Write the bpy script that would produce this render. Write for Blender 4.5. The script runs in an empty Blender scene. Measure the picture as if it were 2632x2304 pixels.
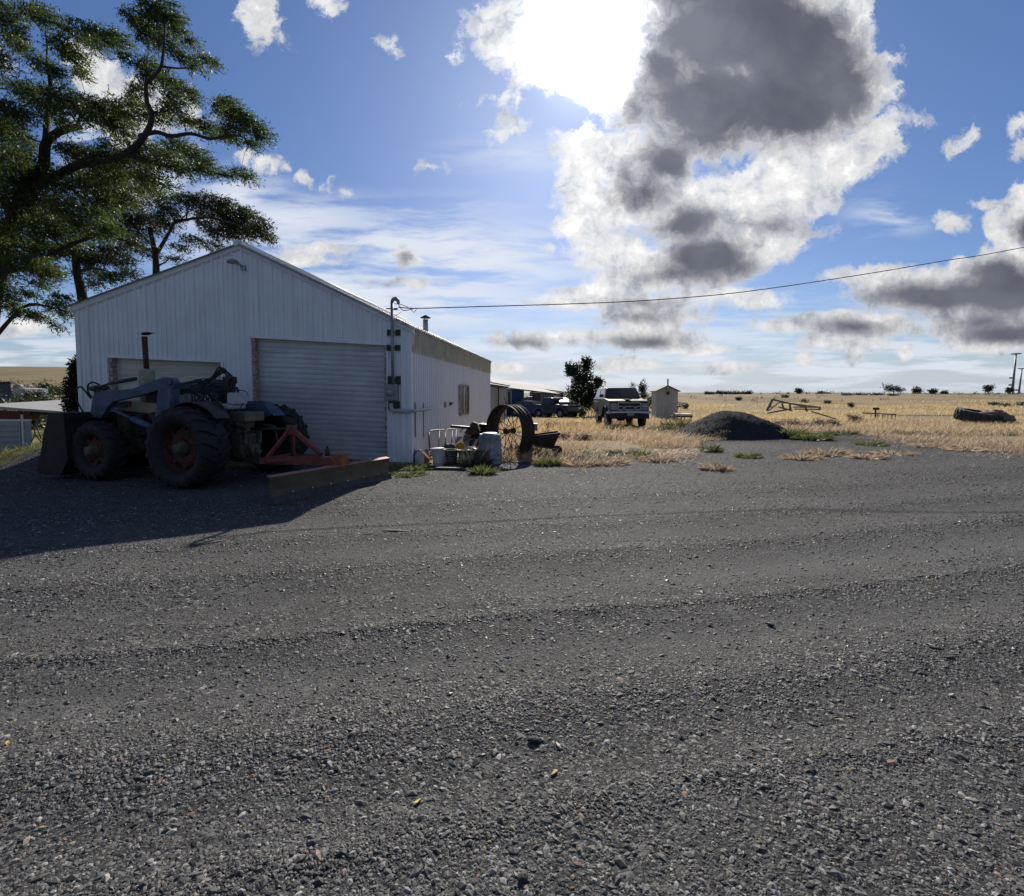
import bpy, math, random
import numpy as np
from mathutils import Vector, Matrix, noise
rad = math.radians
random.seed(7)
rng = np.random.default_rng(7)
SC = bpy.context.scene
COL = SC.collection

# ------------------------------------------------------------------ camera
CAM_Z, PITCH, FPX, CX, CY = 1.55, rad(3.2), 1300.0, 1316.0, 1091.0
cd = bpy.data.cameras.new('camera'); cam = bpy.data.objects.new('camera', cd); COL.objects.link(cam)
cam.location = (0, 0, CAM_Z); cam.rotation_euler = (rad(90) - PITCH, 0, 0)
cd.sensor_width = 36; cd.lens = FPX / 2632 * 36
cd.shift_y = (CY - 1152) / 2632
cd.clip_end = 6000; cd.clip_start = 0.05
SC.camera = cam
SC.view_settings.view_transform = 'Standard'; SC.view_settings.look = 'None'
SC.view_settings.exposure = 0.22; SC.view_settings.gamma = 1.0

def ray(px, py):
    x = (px - CX) / FPX; u = (CY - py) / FPX
    return Vector((x, math.cos(PITCH) + u * math.sin(PITCH), -math.sin(PITCH) + u * math.cos(PITCH)))
def P(px, py, Y):
    d = ray(px, py); k = Y / d.y
    return Vector((d.x * k, Y, CAM_Z + d.z * k))
def G(px, py, z=0.0):
    d = ray(px, py); k = (z - CAM_Z) / d.z
    return Vector((d.x * k, d.y * k, z))

# ------------------------------------------------------------------ node helper
class NT:
    def __init__(s, tree): s.t = tree; s.n = tree.nodes; s.l = tree.links
    def new(s, typ, ins=None, **kw):
        n = s.n.new(typ)
        for k, v in kw.items(): setattr(n, k, v)
        for k, v in (ins or {}).items(): s.set(n.inputs[k], v)
        return n
    def set(s, sock, v):
        if isinstance(v, bpy.types.NodeSocket): s.l.new(v, sock)
        elif isinstance(v, bpy.types.Node): s.l.new(v.outputs[0], sock)
        elif v is not None: sock.default_value = v
    def math(s, op, a, b=None, c=None, clamp=False):
        n = s.new('ShaderNodeMath', operation=op, use_clamp=clamp)
        for i, v in enumerate((a, b, c)):
            if v is not None: s.set(n.inputs[i], v)
        return n.outputs[0]
    def vec(s, op, a, b=None, out=0):
        n = s.new('ShaderNodeVectorMath', operation=op)
        s.set(n.inputs[0], a)
        if b is not None: s.set(n.inputs[3 if op == 'SCALE' else 1], b)
        return n.outputs[out]
    def noise(s, vec, scale, detail=4, rough=0.55, out=0, dist=0.0):
        n = s.new('ShaderNodeTexNoise', {'Scale': scale, 'Detail': detail, 'Roughness': rough, 'Distortion': dist})
        if vec is not None: s.set(n.inputs['Vector'], vec)
        return n.outputs[out]
    def step(s, v, lo, hi, a=0.0, b=1.0, smooth=True):
        n = s.new('ShaderNodeMapRange', {'Value': v, 'From Min': lo, 'From Max': hi, 'To Min': a, 'To Max': b})
        n.interpolation_type = 'SMOOTHSTEP' if smooth else 'LINEAR'
        return n.outputs[0]
    def mix(s, f, a, b, mode='MIX'):
        n = s.new('ShaderNodeMix', data_type='RGBA', blend_type=mode)
        s.set(n.inputs[0], f); s.set(n.inputs[6], c4(a)); s.set(n.inputs[7], c4(b))
        return n.outputs[2]
    def ramp(s, v, stops, interp='LINEAR'):
        n = s.new('ShaderNodeValToRGB', {'Fac': v}); r = n.color_ramp; r.interpolation = interp
        while len(r.elements) < len(stops): r.elements.new(0.5)
        for e, (p, c) in zip(r.elements, stops): e.position = p; e.color = c4(c)
        return n.outputs[0]
def c4(c):
    if isinstance(c, (int, float)): return (c, c, c, 1)
    if isinstance(c, (tuple, list)) and len(c) == 3: return (*c, 1)
    return c

# ------------------------------------------------------------------ sun and sky
SUN_EL, SUN_AZ = rad(30.0), math.atan(0.100)           # azimuth from +Y towards +X
sdir = Vector((math.sin(SUN_AZ) * math.cos(SUN_EL), math.cos(SUN_AZ) * math.cos(SUN_EL), math.sin(SUN_EL)))
ld = bpy.data.lights.new('sun', 'SUN'); ld.energy = 4.9; ld.angle = rad(0.53); ld.color = (1.0, 0.93, 0.82)
lo = bpy.data.objects.new('sun', ld); COL.objects.link(lo); lo.rotation_euler = sdir.to_track_quat('Z', 'Y').to_euler()

W = bpy.data.worlds.new('World'); SC.world = W; W.use_nodes = True
T = NT(W.node_tree); T.n.clear()
geo = T.new('ShaderNodeNewGeometry')
dirv = T.vec('SCALE', geo.outputs['Incoming'], -1.0)
sep = T.new('ShaderNodeSeparateXYZ', {0: dirv})
ysafe = T.math('MAXIMUM', sep.outputs[1], 0.08)
uu = T.math('DIVIDE', sep.outputs[0], ysafe); vv = T.math('DIVIDE', sep.outputs[2], ysafe)
uv = T.new('ShaderNodeCombineXYZ', {0: uu, 1: vv, 2: 0.0}).outputs[0]
def dpx(x, y):                                         # picture of the sky -> direction ratios X/Y, Z/Y
    d = ray(x * 1.2858, y * 1.2858); return d.x / d.y, d.z / d.y
front = T.step(sep.outputs[1], 0.10, 0.30)
n1 = T.noise(uv, 7.0, 3, 0.5, out=1)
n2 = T.noise(uv, 26.0, 6, 0.62, out=1)
nf = T.step(vv, 0.10, 0.55, 0.30, 1.0, False)         # far-off clouds low down are smaller
d1 = T.vec('SCALE', T.vec('SUBTRACT', n1, (0.5, 0.5, 0.5)), T.math('MULTIPLY', nf, 0.085))
d2 = T.vec('SCALE', T.vec('SUBTRACT', n2, (0.5, 0.5, 0.5)), T.math('MULTIPLY', nf, 0.052))
uvd = T.vec('ADD', T.vec('ADD', uv, d1), d2)
def spaces(src):                                       # the same directions squeezed sideways, so one distance gives a flat cloud
    return {k: T.vec('MULTIPLY', src, (1.0 / k, 1.0, 1.0)) for k in (1, 2, 5)}
def blobs(lst, sp, soft=0.012):
    acc = None
    for b in lst:
        x, y, rx, ry = b[:4]; rot = rad(b[4]) if len(b) > 4 else 0
        k = min((1, 2, 5), key=lambda q: abs(math.log(max(rx / ry, 0.7) / q)))
        if rot and rx / ry > 1.3:                        # a tilted one is a short chain
            m = max(2, min(3, int(round(rx / ry)))); L = rx - ry
            pts = [(x + math.cos(rot) * t * L, y - math.sin(rot) * t * L, ry * 1.15 * (1 - 0.25 * abs(t))) for t in np.linspace(-1, 1, m + (m == 2))]; k = 1
        elif rx < ry * 0.7:
            L = ry - rx; pts = [(x, y + t * L, rx) for t in (-1, 0, 1)]; k = 1
        else: pts = [(x, y, (rx / k * ry) ** 0.5)]
        for X_, Y_, r in pts:
            cu, cv = dpx(X_, Y_)
            d = T.math('SUBTRACT', r * 1.2858 / FPX, T.vec('DISTANCE', sp[k], (cu / k, cv, 0), out=1))
            acc = d if acc is None else T.math('SMOOTH_MAX', acc, d, soft)
    return acc
white = [(1085,55,120,80),(1180,70,110,125),(1025,70,60,70),(1120,150,80,42),(1250,20,90,45),(1205,190,26,36),(1215,228,14,20),(1180,165,74,46),(1060,130,70,50),(990,60,40,50),
 (1690,40,60,44),(1775,190,16,80),(1740,290,56,40),(1640,330,120,44),(1560,375,130,56),(1450,430,150,76),(1500,480,110,46),
 (1210,300,84,52),(1160,345,50,46),(1220,400,84,56),(1170,450,52,32),(1230,500,80,30),(1330,520,120,36),(1195,522,44,14),(1290,562,120,18),(1160,600,110,9),
 (1430,590,80,10),(1290,608,120,14),(1300,638,96,14),(1290,674,74,20),(1390,697,80,5),(1200,580,80,10),
 (1900,575,190,34),(1765,548,80,20),(1980,520,90,26,14),(2020,450,50,40,38),(2060,400,60,34,35),(2100,500,110,90),(1700,648,110,22),(1640,655,70,10),(1690,686,100,9),(1710,712,115,12,4),
 (2010,654,130,30),(2070,630,80,34),(1980,690,100,8),(1505,605,42,12),(1040,680,55,10,-6),(1160,675,30,7),(1100,675,26,5),(1450,733,60,4),(1000,735,60,4),(880,720,80,5),(1250,730,70,5),(1560,655,40,5),
 (1010,212,36,12,-12),(1012,266,22,14),(968,212,8,5),(1048,262,5,10),(1920,287,34,13,25),(2035,260,30,14,25),(2040,306,30,18,25),(1905,440,24,12),(1985,405,20,8),(1825,245,10,6),
 (815,512,28,13,-28),(640,495,46,12),(520,38,34,52,28),(545,68,26,18,-30),(660,20,32,14,-35),(775,78,22,7,-35),(895,105,9,5),(200,160,90,36,-45),(300,190,60,30,-45),(390,210,40,16,-45),(20,130,30,14),
 (520,330,40,14,-28),(575,350,40,8,-20),(650,368,44,6,-10),(1140,497,24,6,8),(1100,493,12,7),(810,570,24,6),(860,330,6,4),(600,520,60,12),(250,260,50,40),(30,660,60,10)]
dark = [(1480,60,180,120),(1610,150,140,120),(1430,190,165,100),(1560,240,140,66),(1330,130,56,70),(1690,180,70,90),(1450,-60,190,110),(1400,265,100,50),(1270,215,26,40),(1640,70,70,60),
 (1290,385,64,40),(1375,445,84,36),(1415,515,110,36),(1540,455,66,20),(1350,550,70,22),(1330,320,60,50),(1260,340,30,24),(1480,540,40,14),
 (1280,604,56,6),(1290,634,56,8),(1285,684,52,9),(1880,590,165,26),(2010,580,110,38),(1990,540,70,26),(1705,655,70,10),(2020,664,100,17),(1970,640,60,12),(815,516,17,7,-28),(1040,685,26,3),(2060,460,40,30)]
spd = spaces(uvd)
dW0 = blobs(white, spd); dD0 = blobs(dark, spaces(T.vec('ADD', uv, T.vec('ADD', d1, T.vec('SCALE', d2, 0.55)))), 0.03)
# streaked cirrus and flat low cloud: stretched noise inside soft regions
stre = T.new('ShaderNodeMapping', {'Vector': T.vec('ADD', uv, T.vec('SCALE', d1, 0.6)), 'Rotation': (0, 0, rad(7)), 'Scale': (2.1, 13.0, 1)}).outputs[0]
sn = T.noise(stre, 1.5, 7, 0.6)
cirM = T.step(blobs([(780,520,440,90),(560,440,200,60),(870,425,130,22),(480,390,120,40),(1050,310,120,22),(260,300,140,120),(740,600,500,60),(1780,430,90,30)], spaces(uv)), -0.03, 0.05)
cir = T.math('MULTIPLY', T.step(sn, 0.36, 0.56), cirM)
low = T.new('ShaderNodeMapping', {'Vector': T.vec('ADD', uv, T.vec('SCALE', d2, 0.3)), 'Scale': (3.0, 26.0, 1), 'Location': (3.1, 0.7, 0)}).outputs[0]
ln_ = T.noise(low, 1.7, 6, 0.58)
lowM = T.math('MULTIPLY', T.step(vv, 0.24, 0.06), T.step(vv, 0.0, 0.03))
lowc = T.math('MULTIPLY', T.step(ln_, 0.42, 0.60), lowM)
fb = T.noise(uvd, 30.0, 8, 0.65)
fbs = T.math('MULTIPLY', T.math('MULTIPLY_ADD', fb, 0.085, -0.040), nf)
dAll = T.math('ADD', T.math('SMOOTH_MAX', dW0, dD0, 0.02), fbs)
mCum = T.step(dAll, -0.010, T.math('MULTIPLY_ADD', nf, 0.016, -0.004))
gray = T.step(T.math('ADD', dD0, T.math('MULTIPLY', fbs, 0.55)), -0.016, T.math('MULTIPLY_ADD', nf, 0.054, -0.006))
# light and shade inside the white cumulus
relief = T.noise(T.vec('ADD', uvd, (0.012, 0.016, 0.3)), 16.0, 6, 0.6)
wh = T.ramp(T.math('MULTIPLY_ADD', T.math('SUBTRACT', relief, fb), 1.6, 0.62), [(0.15, (0.40,0.43,0.50)), (0.5, (0.64,0.66,0.69)), (0.80, (0.80,0.79,0.79)), (1.0, (0.95,0.95,0.95))])
thick = T.noise(uv, 4.5, 3, 0.5)
gr = T.mix(T.step(T.math('MULTIPLY_ADD', fb, 0.16, T.math('MULTIPLY', thick, 0.84)), 0.34, 0.64), (0.100,0.105,0.140), (0.175,0.184,0.228))
glow_c = Vector(ray(1180*1.2858, 88*1.2858)).normalized()
dt = T.vec('DOT_PRODUCT', dirv, tuple(glow_c), out=1)
g1 = T.step(dt, 0.9885, 0.9992)             # tight
g2 = T.step(dt, 0.86, 1.0)                 # wide
cumc = T.mix(gray, wh, gr)
boost = T.math('MULTIPLY_ADD', T.math('MULTIPLY', T.math('POWER', g1, 1.8), T.math('SUBTRACT', 1.0, T.math('MULTIPLY', gray, 0.88))), 1.5, T.math('MULTIPLY_ADD', g2, 0.20, 0.86))
cumc = T.vec('SCALE', cumc, boost)
sky = T.new('ShaderNodeTexSky', sky_type='NISHITA', sun_disc=False, sun_elevation=SUN_EL, sun_rotation=SUN_AZ, altitude=500, air_density=1.0, dust_density=0.6, ozone_density=2.2)
SKYS = 0.085
skyc = T.vec('SCALE', T.vec('MULTIPLY', sky.outputs[0], T.ramp(vv, [(0.0, (0.62,0.66,0.80)), (0.12, (0.58,0.66,0.84)), (0.3, (0.54,0.64,0.85)), (0.8, (0.54,0.68,0.92))])), SKYS)
skyc = T.mix(T.step(vv, 0.20, -0.02, 0, 0.85), skyc, (0.42, 0.49, 0.57))
# the sun's own haze round the cloud gap
skyc = T.vec('ADD', skyc, T.vec('SCALE', T.new('ShaderNodeCombineXYZ', {0: 1.0, 1: 1.02, 2: 1.06}).outputs[0], T.math('MULTIPLY', T.math('POWER', g1, 3.0), 0.22)))
cirf = T.math('MULTIPLY', T.math('MAXIMUM', cir, T.math('MULTIPLY', lowc, 0.85)), 0.92)
fr = T.mix(cirf, skyc, (0.66, 0.70, 0.78))
fr = T.mix(mCum, fr, cumc)
# behind the photographer: scattered bright cumulus
bn = T.noise(dirv, 2.6, 6, 0.6)
bk = T.mix(T.math('MULTIPLY', T.step(bn, 0.5, 0.62), 0.8), T.vec('SCALE', skyc, 0.7), (0.26, 0.28, 0.32))
fin = T.mix(front, bk, fr)
bg = T.new('ShaderNodeBackground', {'Color': fin, 'Strength': 1.0})
T.new('ShaderNodeOutputWorld', {'Surface': bg.outputs[0]})
W.cycles.sampling_method = 'MANUAL'; W.cycles.sample_map_resolution = 512

# ------------------------------------------------------------------ materials
MATS = {}
def mat(name, col, rough=0.6, metal=0.0, var=0.15, scale=6.0, bump=0.0, bscale=40.0, col2=None, thr=(0.5, 0.65), spec=0.5,
        streak=None, trans=0.0, emit=None, coat=0.0):
    if name in MATS: return MATS[name]
    m = bpy.data.materials.new(name); m.use_nodes = True; t = NT(m.node_tree)
    b = t.n['Principled BSDF']; b.inputs['Roughness'].default_value = rough; b.inputs['Metallic'].default_value = metal
    b.inputs['Specular IOR Level'].default_value = spec; b.inputs['Coat Weight'].default_value = coat
    tc = t.new('ShaderNodeTexCoord').outputs['Object']
    nz = t.noise(tc, scale, 5, 0.6)
    c = t.mix(t.step(nz, 0.3, 0.7), tuple(x * (1 - var) for x in col), tuple(min(1, x * (1 + var)) for x in col))
    if col2:
        n2 = t.noise(tc, scale * 1.7, 7, 0.7, dist=0.4)
        c = t.mix(t.step(n2, thr[0], thr[1]), c, col2)
    if streak:                                           # rain and dust streaks running down a sheet
        mp = t.new('ShaderNodeMapping', {'Vector': tc, 'Scale': streak[1]}).outputs[0]
        c = t.mix(t.step(t.noise(mp, 1.0, 5, 0.6), 0.45, 0.75, 0, streak[2]), c, streak[0])
    t.set(b.inputs['Base Color'], c)
    if bump:
        bn = t.new('ShaderNodeBump', {'Strength': bump, 'Distance': 0.02, 'Height': t.noise(tc, bscale, 4, 0.6)})
        t.set(b.inputs['Normal'], bn.outputs[0])
    if trans:
        tr = t.new('ShaderNodeBsdfTranslucent', {'Color': c}); mx = t.new('ShaderNodeMixShader', {0: trans, 1: b.outputs[0], 2: tr.outputs[0]})
        t.set(t.n['Material Output'].inputs[0], mx.outputs[0])
    MATS[name] = m; return m
def leaf_mat(name, c1, c2, trans=0.4, tcol=None, rough=0.5):
    m = bpy.data.materials.new(name); m.use_nodes = True; t = NT(m.node_tree)
    b = t.n['Principled BSDF']; b.inputs['Roughness'].default_value = rough; b.inputs['Specular IOR Level'].default_value = 0.35
    r = t.new('ShaderNodeNewGeometry').outputs['Random Per Island']
    c = t.mix(r, c1, c2); t.set(b.inputs['Base Color'], c)
    tcc = t.mix(r, tuple(x * 1.6 for x in c1), tuple(x * 1.9 for x in (tcol or c2)))
    tr = t.new('ShaderNodeBsdfTranslucent', {'Color': tcc}); mx = t.new('ShaderNodeMixShader', {0: trans, 1: b.outputs[0], 2: tr.outputs[0]})
    t.set(t.n['Material Output'].inputs[0], mx.outputs[0]); return m

# ------------------------------------------------------------------ object helpers
def tag(o, label=None, cat=None, group=None, kind=None):
    if label: o['label'] = label
    if cat: o['category'] = cat
    if group: o['group'] = group
    if kind: o['kind'] = kind
    return o
def thing(name, label, cat, loc=(0, 0, 0), rz=0.0, group=None):
    o = bpy.data.objects.new(name, None); COL.objects.link(o); o.location = loc; o.rotation_euler = (0, 0, rz)
    o.empty_display_size = 0.2
    return tag(o, label, cat, group)
def wm(o):
    m = Matrix.Translation(o.location) @ o.rotation_euler.to_matrix().to_4x4() @ Matrix.Diagonal((*o.scale, 1))
    return (wm(o.parent) @ m) if o.parent else m
def sub(name, parent):                                  # a part that only holds its own sub-parts
    o = bpy.data.objects.new(name, None); COL.objects.link(o); o.parent = parent; return o
def dup(root, loc, rz=0.0, label=None, scale=None):
    r = root.copy(); COL.objects.link(r); r.location = loc; r.rotation_euler = (0, 0, rz)
    if scale: r.scale = (scale,) * 3 if isinstance(scale, (int, float)) else scale
    if label: r['label'] = label
    for ch in list(root.children):
        c = ch.copy(); COL.objects.link(c); c.parent = r
        for g in list(ch.children):
            d = g.copy(); COL.objects.link(d); d.parent = c
    return r
def mesh_np(name, v, f, m, parent=None, smooth=False):
    me = bpy.data.meshes.new(name); v = np.ascontiguousarray(v, dtype=np.float32); f = np.ascontiguousarray(f, dtype=np.int32)
    k = f.shape[1]; me.vertices.add(len(v)); me.vertices.foreach_set('co', v.ravel())
    me.loops.add(f.size); me.loops.foreach_set('vertex_index', f.ravel())
    me.polygons.add(len(f)); me.polygons.foreach_set('loop_start', np.arange(0, f.size, k, dtype=np.int32))
    if smooth: me.polygons.foreach_set('use_smooth', np.ones(len(f), dtype=bool))
    me.update(calc_edges=True); me.materials.append(m)
    if not smooth: me.polygons.foreach_set('use_smooth', np.zeros(len(f), dtype=bool))
    o = bpy.data.objects.new(name, me); COL.objects.link(o)
    if parent: o.parent = parent
    return o
class MB:
    def __init__(s): s.v = []; s.f = []; s.sm = []
    def add(s, vs, fs, smooth=False):
        b = len(s.v); s.v += [Vector(p) for p in vs]; s.f += [tuple(i + b for i in q) for q in fs]; s.sm += [smooth] * len(fs); return s
    def box(s, c, d, R=None):
        c = Vector(c); vs = []
        for z in (-1, 1):
            for x, y in ((-1,-1),(1,-1),(1,1),(-1,1)):
                p = Vector((x * d[0] / 2, y * d[1] / 2, z * d[2] / 2)); vs.append(c + (R @ p if R else p))
        return s.add(vs, [(3,2,1,0),(4,5,6,7),(0,1,5,4),(1,2,6,5),(2,3,7,6),(3,0,4,7)])
    def hexa(s, vs): return s.add(vs, [(3,2,1,0),(4,5,6,7),(0,1,5,4),(1,2,6,5),(2,3,7,6),(3,0,4,7)])
    def bar(s, p, q, w, h, up=(0, 0, 1)):
        p, q = Vector(p), Vector(q); d = (q - p); L = d.length; d.normalize(); u = Vector(up)
        if abs(d.dot(u)) > 0.98: u = Vector((1, 0, 0))
        r = d.cross(u).normalized(); u = r.cross(d)
        return s.box((p + q) / 2, (w, L, h), Matrix((r, d, u)).transposed())
    def tube(s, pts, rs, n=8, caps=True, smooth=True, flat=1.0):
        pts = [Vector(p) for p in pts]
        if isinstance(rs, (int, float)): rs = [rs] * len(pts)
        u = None; b = len(s.v); rings = []
        for i, p in enumerate(pts):
            d = (pts[min(i+1, len(pts)-1)] - pts[max(i-1, 0)]).normalized()
            if u is None: u = d.orthogonal().normalized()
            u = (u - d * u.dot(d)); u = u.normalized() if u.length > 1e-6 else d.orthogonal().normalized()
            w = d.cross(u); rings.append(len(s.v))
            for k in range(n):
                a = 2 * math.pi * k / n; s.v.append(p + (u * math.cos(a) + w * math.sin(a) * flat) * rs[i])
        for i in range(len(pts) - 1):
            for k in range(n):
                s.f.append((rings[i]+k, rings[i]+(k+1)%n, rings[i+1]+(k+1)%n, rings[i+1]+k)); s.sm.append(smooth)
        if caps:
            s.f.append(tuple(rings[0]+k for k in range(n))[::-1]); s.f.append(tuple(rings[-1]+k for k in range(n))); s.sm += [False, False]
        return s
    def lathe(s, prof, n=24, M=None, smooth=True, closed=False):
        b = len(s.v)
        for r, z in prof:
            for k in range(n):
                a = 2 * math.pi * k / n; p = Vector((r * math.cos(a), r * math.sin(a), z)); s.v.append(M @ p if M else p)
        m = len(prof); rg = m if closed else m - 1
        for i in range(rg):
            j = (i + 1) % m
            for k in range(n):
                s.f.append((b+i*n+k, b+i*n+(k+1)%n, b+j*n+(k+1)%n, b+j*n+k)); s.sm.append(smooth)
        if not closed:
            for i, fl in ((0, True), (m-1, False)):
                if prof[i][0] > 1e-4:
                    q = tuple(b+i*n+k for k in range(n)); s.f.append(q[::-1] if fl else q); s.sm.append(False)
        return s
    def prism(s, poly, fn, a, b_):                      # poly of (p,q); fn(p,q,t) -> point; t from a to b
        n = len(poly); vs = [fn(p, q, a) for p, q in poly] + [fn(p, q, b_) for p, q in poly]
        return s.add(vs, [tuple(range(n))[::-1], tuple(range(n, 2*n))] + [(i, (i+1)%n, n+(i+1)%n, n+i) for i in range(n)])
    def build(s, name, m, parent=None, world=False, bevel=0.0, label=None, seg=2):
        vs = s.v
        if parent is not None and world:
            inv = wm(parent).inverted(); vs = [inv @ p for p in vs]
        me = bpy.data.meshes.new(name); me.from_pydata([tuple(p) for p in vs], [], s.f)
        me.polygons.foreach_set('use_smooth', s.sm); me.materials.append(m); me.validate(); me.update()
        o = bpy.data.objects.new(name, me); COL.objects.link(o)
        if parent is not None: o.parent = parent
        if bevel:
            md = o.modifiers.new('bevel', 'BEVEL'); md.width = bevel; md.segments = seg; md.limit_method = 'ANGLE'; md.angle_limit = rad(40)
        if label: o['label'] = label
        return o
def one(mb, name, m, label, cat, group=None, bevel=0.0):
    return tag(mb.build(name, m, bevel=bevel), label, cat, group)

# ------------------------------------------------------------------ terrain
def sst(x, a, b):
    t = np.clip((x - a) / (b - a), 0, 1); return t * t * (3 - 2 * t)
def fbm(X, Y, seed=0, octs=4):
    out = np.zeros(np.shape(X)); amp = 1.0; r = np.random.default_rng(seed)
    for o in range(octs):
        for k in range(3):
            a = r.uniform(0, 6.28); f = 2 ** o * r.uniform(0.8, 1.25); ph = r.uniform(0, 6.28)
            out = out + amp / 3 * np.sin((X * math.cos(a) + Y * math.sin(a)) * f + ph + 1.3 * np.sin((Y * math.cos(a) - X * math.sin(a)) * f * 0.7 + ph * 2))
        amp *= 0.5
    return out
def lane(X, Y): return Y - 0.22 * X - 0.004 * X * X + 0.05 * fbm(X * 0.8, Y * 0.8, 51, 2)
RIDGE = ((3.43, .09, .016), (2.40, .18, .016), (1.75, .10, .008), (4.75, .14, .012), (5.9, .2, .010), (7.4, .25, .012))
TRACK = ((2.92, .24, .016), (4.05, .34, .018), (2.02, .16, .008), (5.3, .3, .012), (6.6, .4, .012), (9.0, .6, .012))
def ruts(X, Y):                                          # packed wheel lines and ridges swinging through the yard
    c = lane(X, Y)
    return sum(h * np.exp(-((c - c0) / w) ** 2) for c0, w, h in RIDGE) - sum(h * np.exp(-((c - c0) / w) ** 2) for c0, w, h in TRACK)
def terr(X, Y):
    X = np.asarray(X, float); Y = np.asarray(Y, float); u = X / np.maximum(Y, 1.0)
    z = 0.37 * np.clip((-2.4 - X) / 7.9, 0, 1.2) * sst(Y, 9.8, 11.7) * (1 - sst(Y, 24, 40))
    s = sst(-X, 10.9, 15.5) * sst(Y, 3, 8)
    z = z * (1 - s) - 1.45 * s * (1 - sst(Y, 40, 130))
    wr = sst(u, -0.45, 0.05)
    z = z + wr * (2.2 * sst(Y, 34, 150) + 0.9 * sst(Y, 150, 420)) + wr * (0.22 * sst(Y, 30, 60) * fbm(X * 0.05, Y * 0.05, 3) + 0.9 * sst(Y, 110, 260) * fbm(X * 0.014, Y * 0.014, 33, 3))
    wl = 1 - sst(u, -0.62, -0.3)
    z = z + wl * sst(Y, 60, 470) * (25 + 3.0 * fbm(X * 0.011, Y * 0.011, 5, 3)) * sst(Y, -1, 10)
    near = np.exp(-(np.maximum(Y, 0) / 16) ** 2)
    z = z + near * (ruts(X, Y) + 0.012 * fbm(X * 1.1, Y * 1.1, 8)) + 0.02 * fbm(X * 0.35, Y * 0.35, 9, 3) * sst(Y, 2, 10) * (1 - sst(Y, 60, 120))
    z = z - 0.42 * np.exp(-((X - 2.5) / 7) ** 2 - ((Y - 47) / 9) ** 2)
    # gravel pile
    mx, my = 8.2, 19.5
    dx, dy = (X - mx), (Y - my)
    r = np.sqrt((dx / np.where(dx > 0, 2.35, 1.95)) ** 2 + (dy / 2.0) ** 2) + 0.085 * fbm(X * 1.3, Y * 1.3, 12, 4)
    z = z + 0.97 * np.clip(1 - r ** 1.75, 0, 1) ** 0.95 + 0.10 * np.exp(-((dx - 4) / 2.6) ** 2 - ((dy + 0.3) / 1.3) ** 2) * (1 + 0.5 * fbm(X * 3, Y * 3, 14, 2))
    return z
def tz(x, y): return float(terr(x, y))
UB = np.array([-3, -0.30, -0.2, 0.0, 0.15, 0.30, 0.36, 0.45, 0.66, 0.78, 0.9, 1.05, 3])
YB = np.array([9, 11.0, 11.3, 11.8, 11.9, 12.2, 15.0, 22.5, 21.5, 17.5, 15.5, 14.8, 14.0])
def grassy(X, Y):
    u = X / np.maximum(Y, 0.5); yb = np.interp(u, UB, YB)
    g = 0.55 * sst(Y, yb - 1.8, yb + 0.6) + 0.45 * sst(Y, yb + 1.0, yb + 7)
    g = np.where(u < -0.60, sst(-X, 10.3, 10.9) * sst(Y, 1, 3), g)
    m = np.exp(-(((X - 8.5) / 2.6) ** 4 + ((Y - 19.4) / 2.5) ** 4)); g = g * (1 - np.clip(1.25 * m, 0, 1))
    dr = np.exp(-((Y - 38 - 0.08 * X) / 1.6) ** 2) * (X > 6) * 0.8                # the dirt lane behind the outhouse
    dr2 = np.exp(-((Y - 40 + 0.5 * X) / 4.5) ** 2) * (X > -14) * (X < 2) * 0.9
    return np.clip(g * (1 - np.clip(dr + dr2, 0, 1)), 0, 1)
def green(X, Y):
    u = X / np.maximum(Y, 0.5)
    return np.where(u < -0.5, sst(Y, 3, 6) * (1 - 0.75 * sst(Y, 45, 160)), 0.35 * np.clip(fbm(X * 0.25, Y * 0.25, 21, 3), 0, 1) * (1 - sst(Y, 20, 45)))

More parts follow.
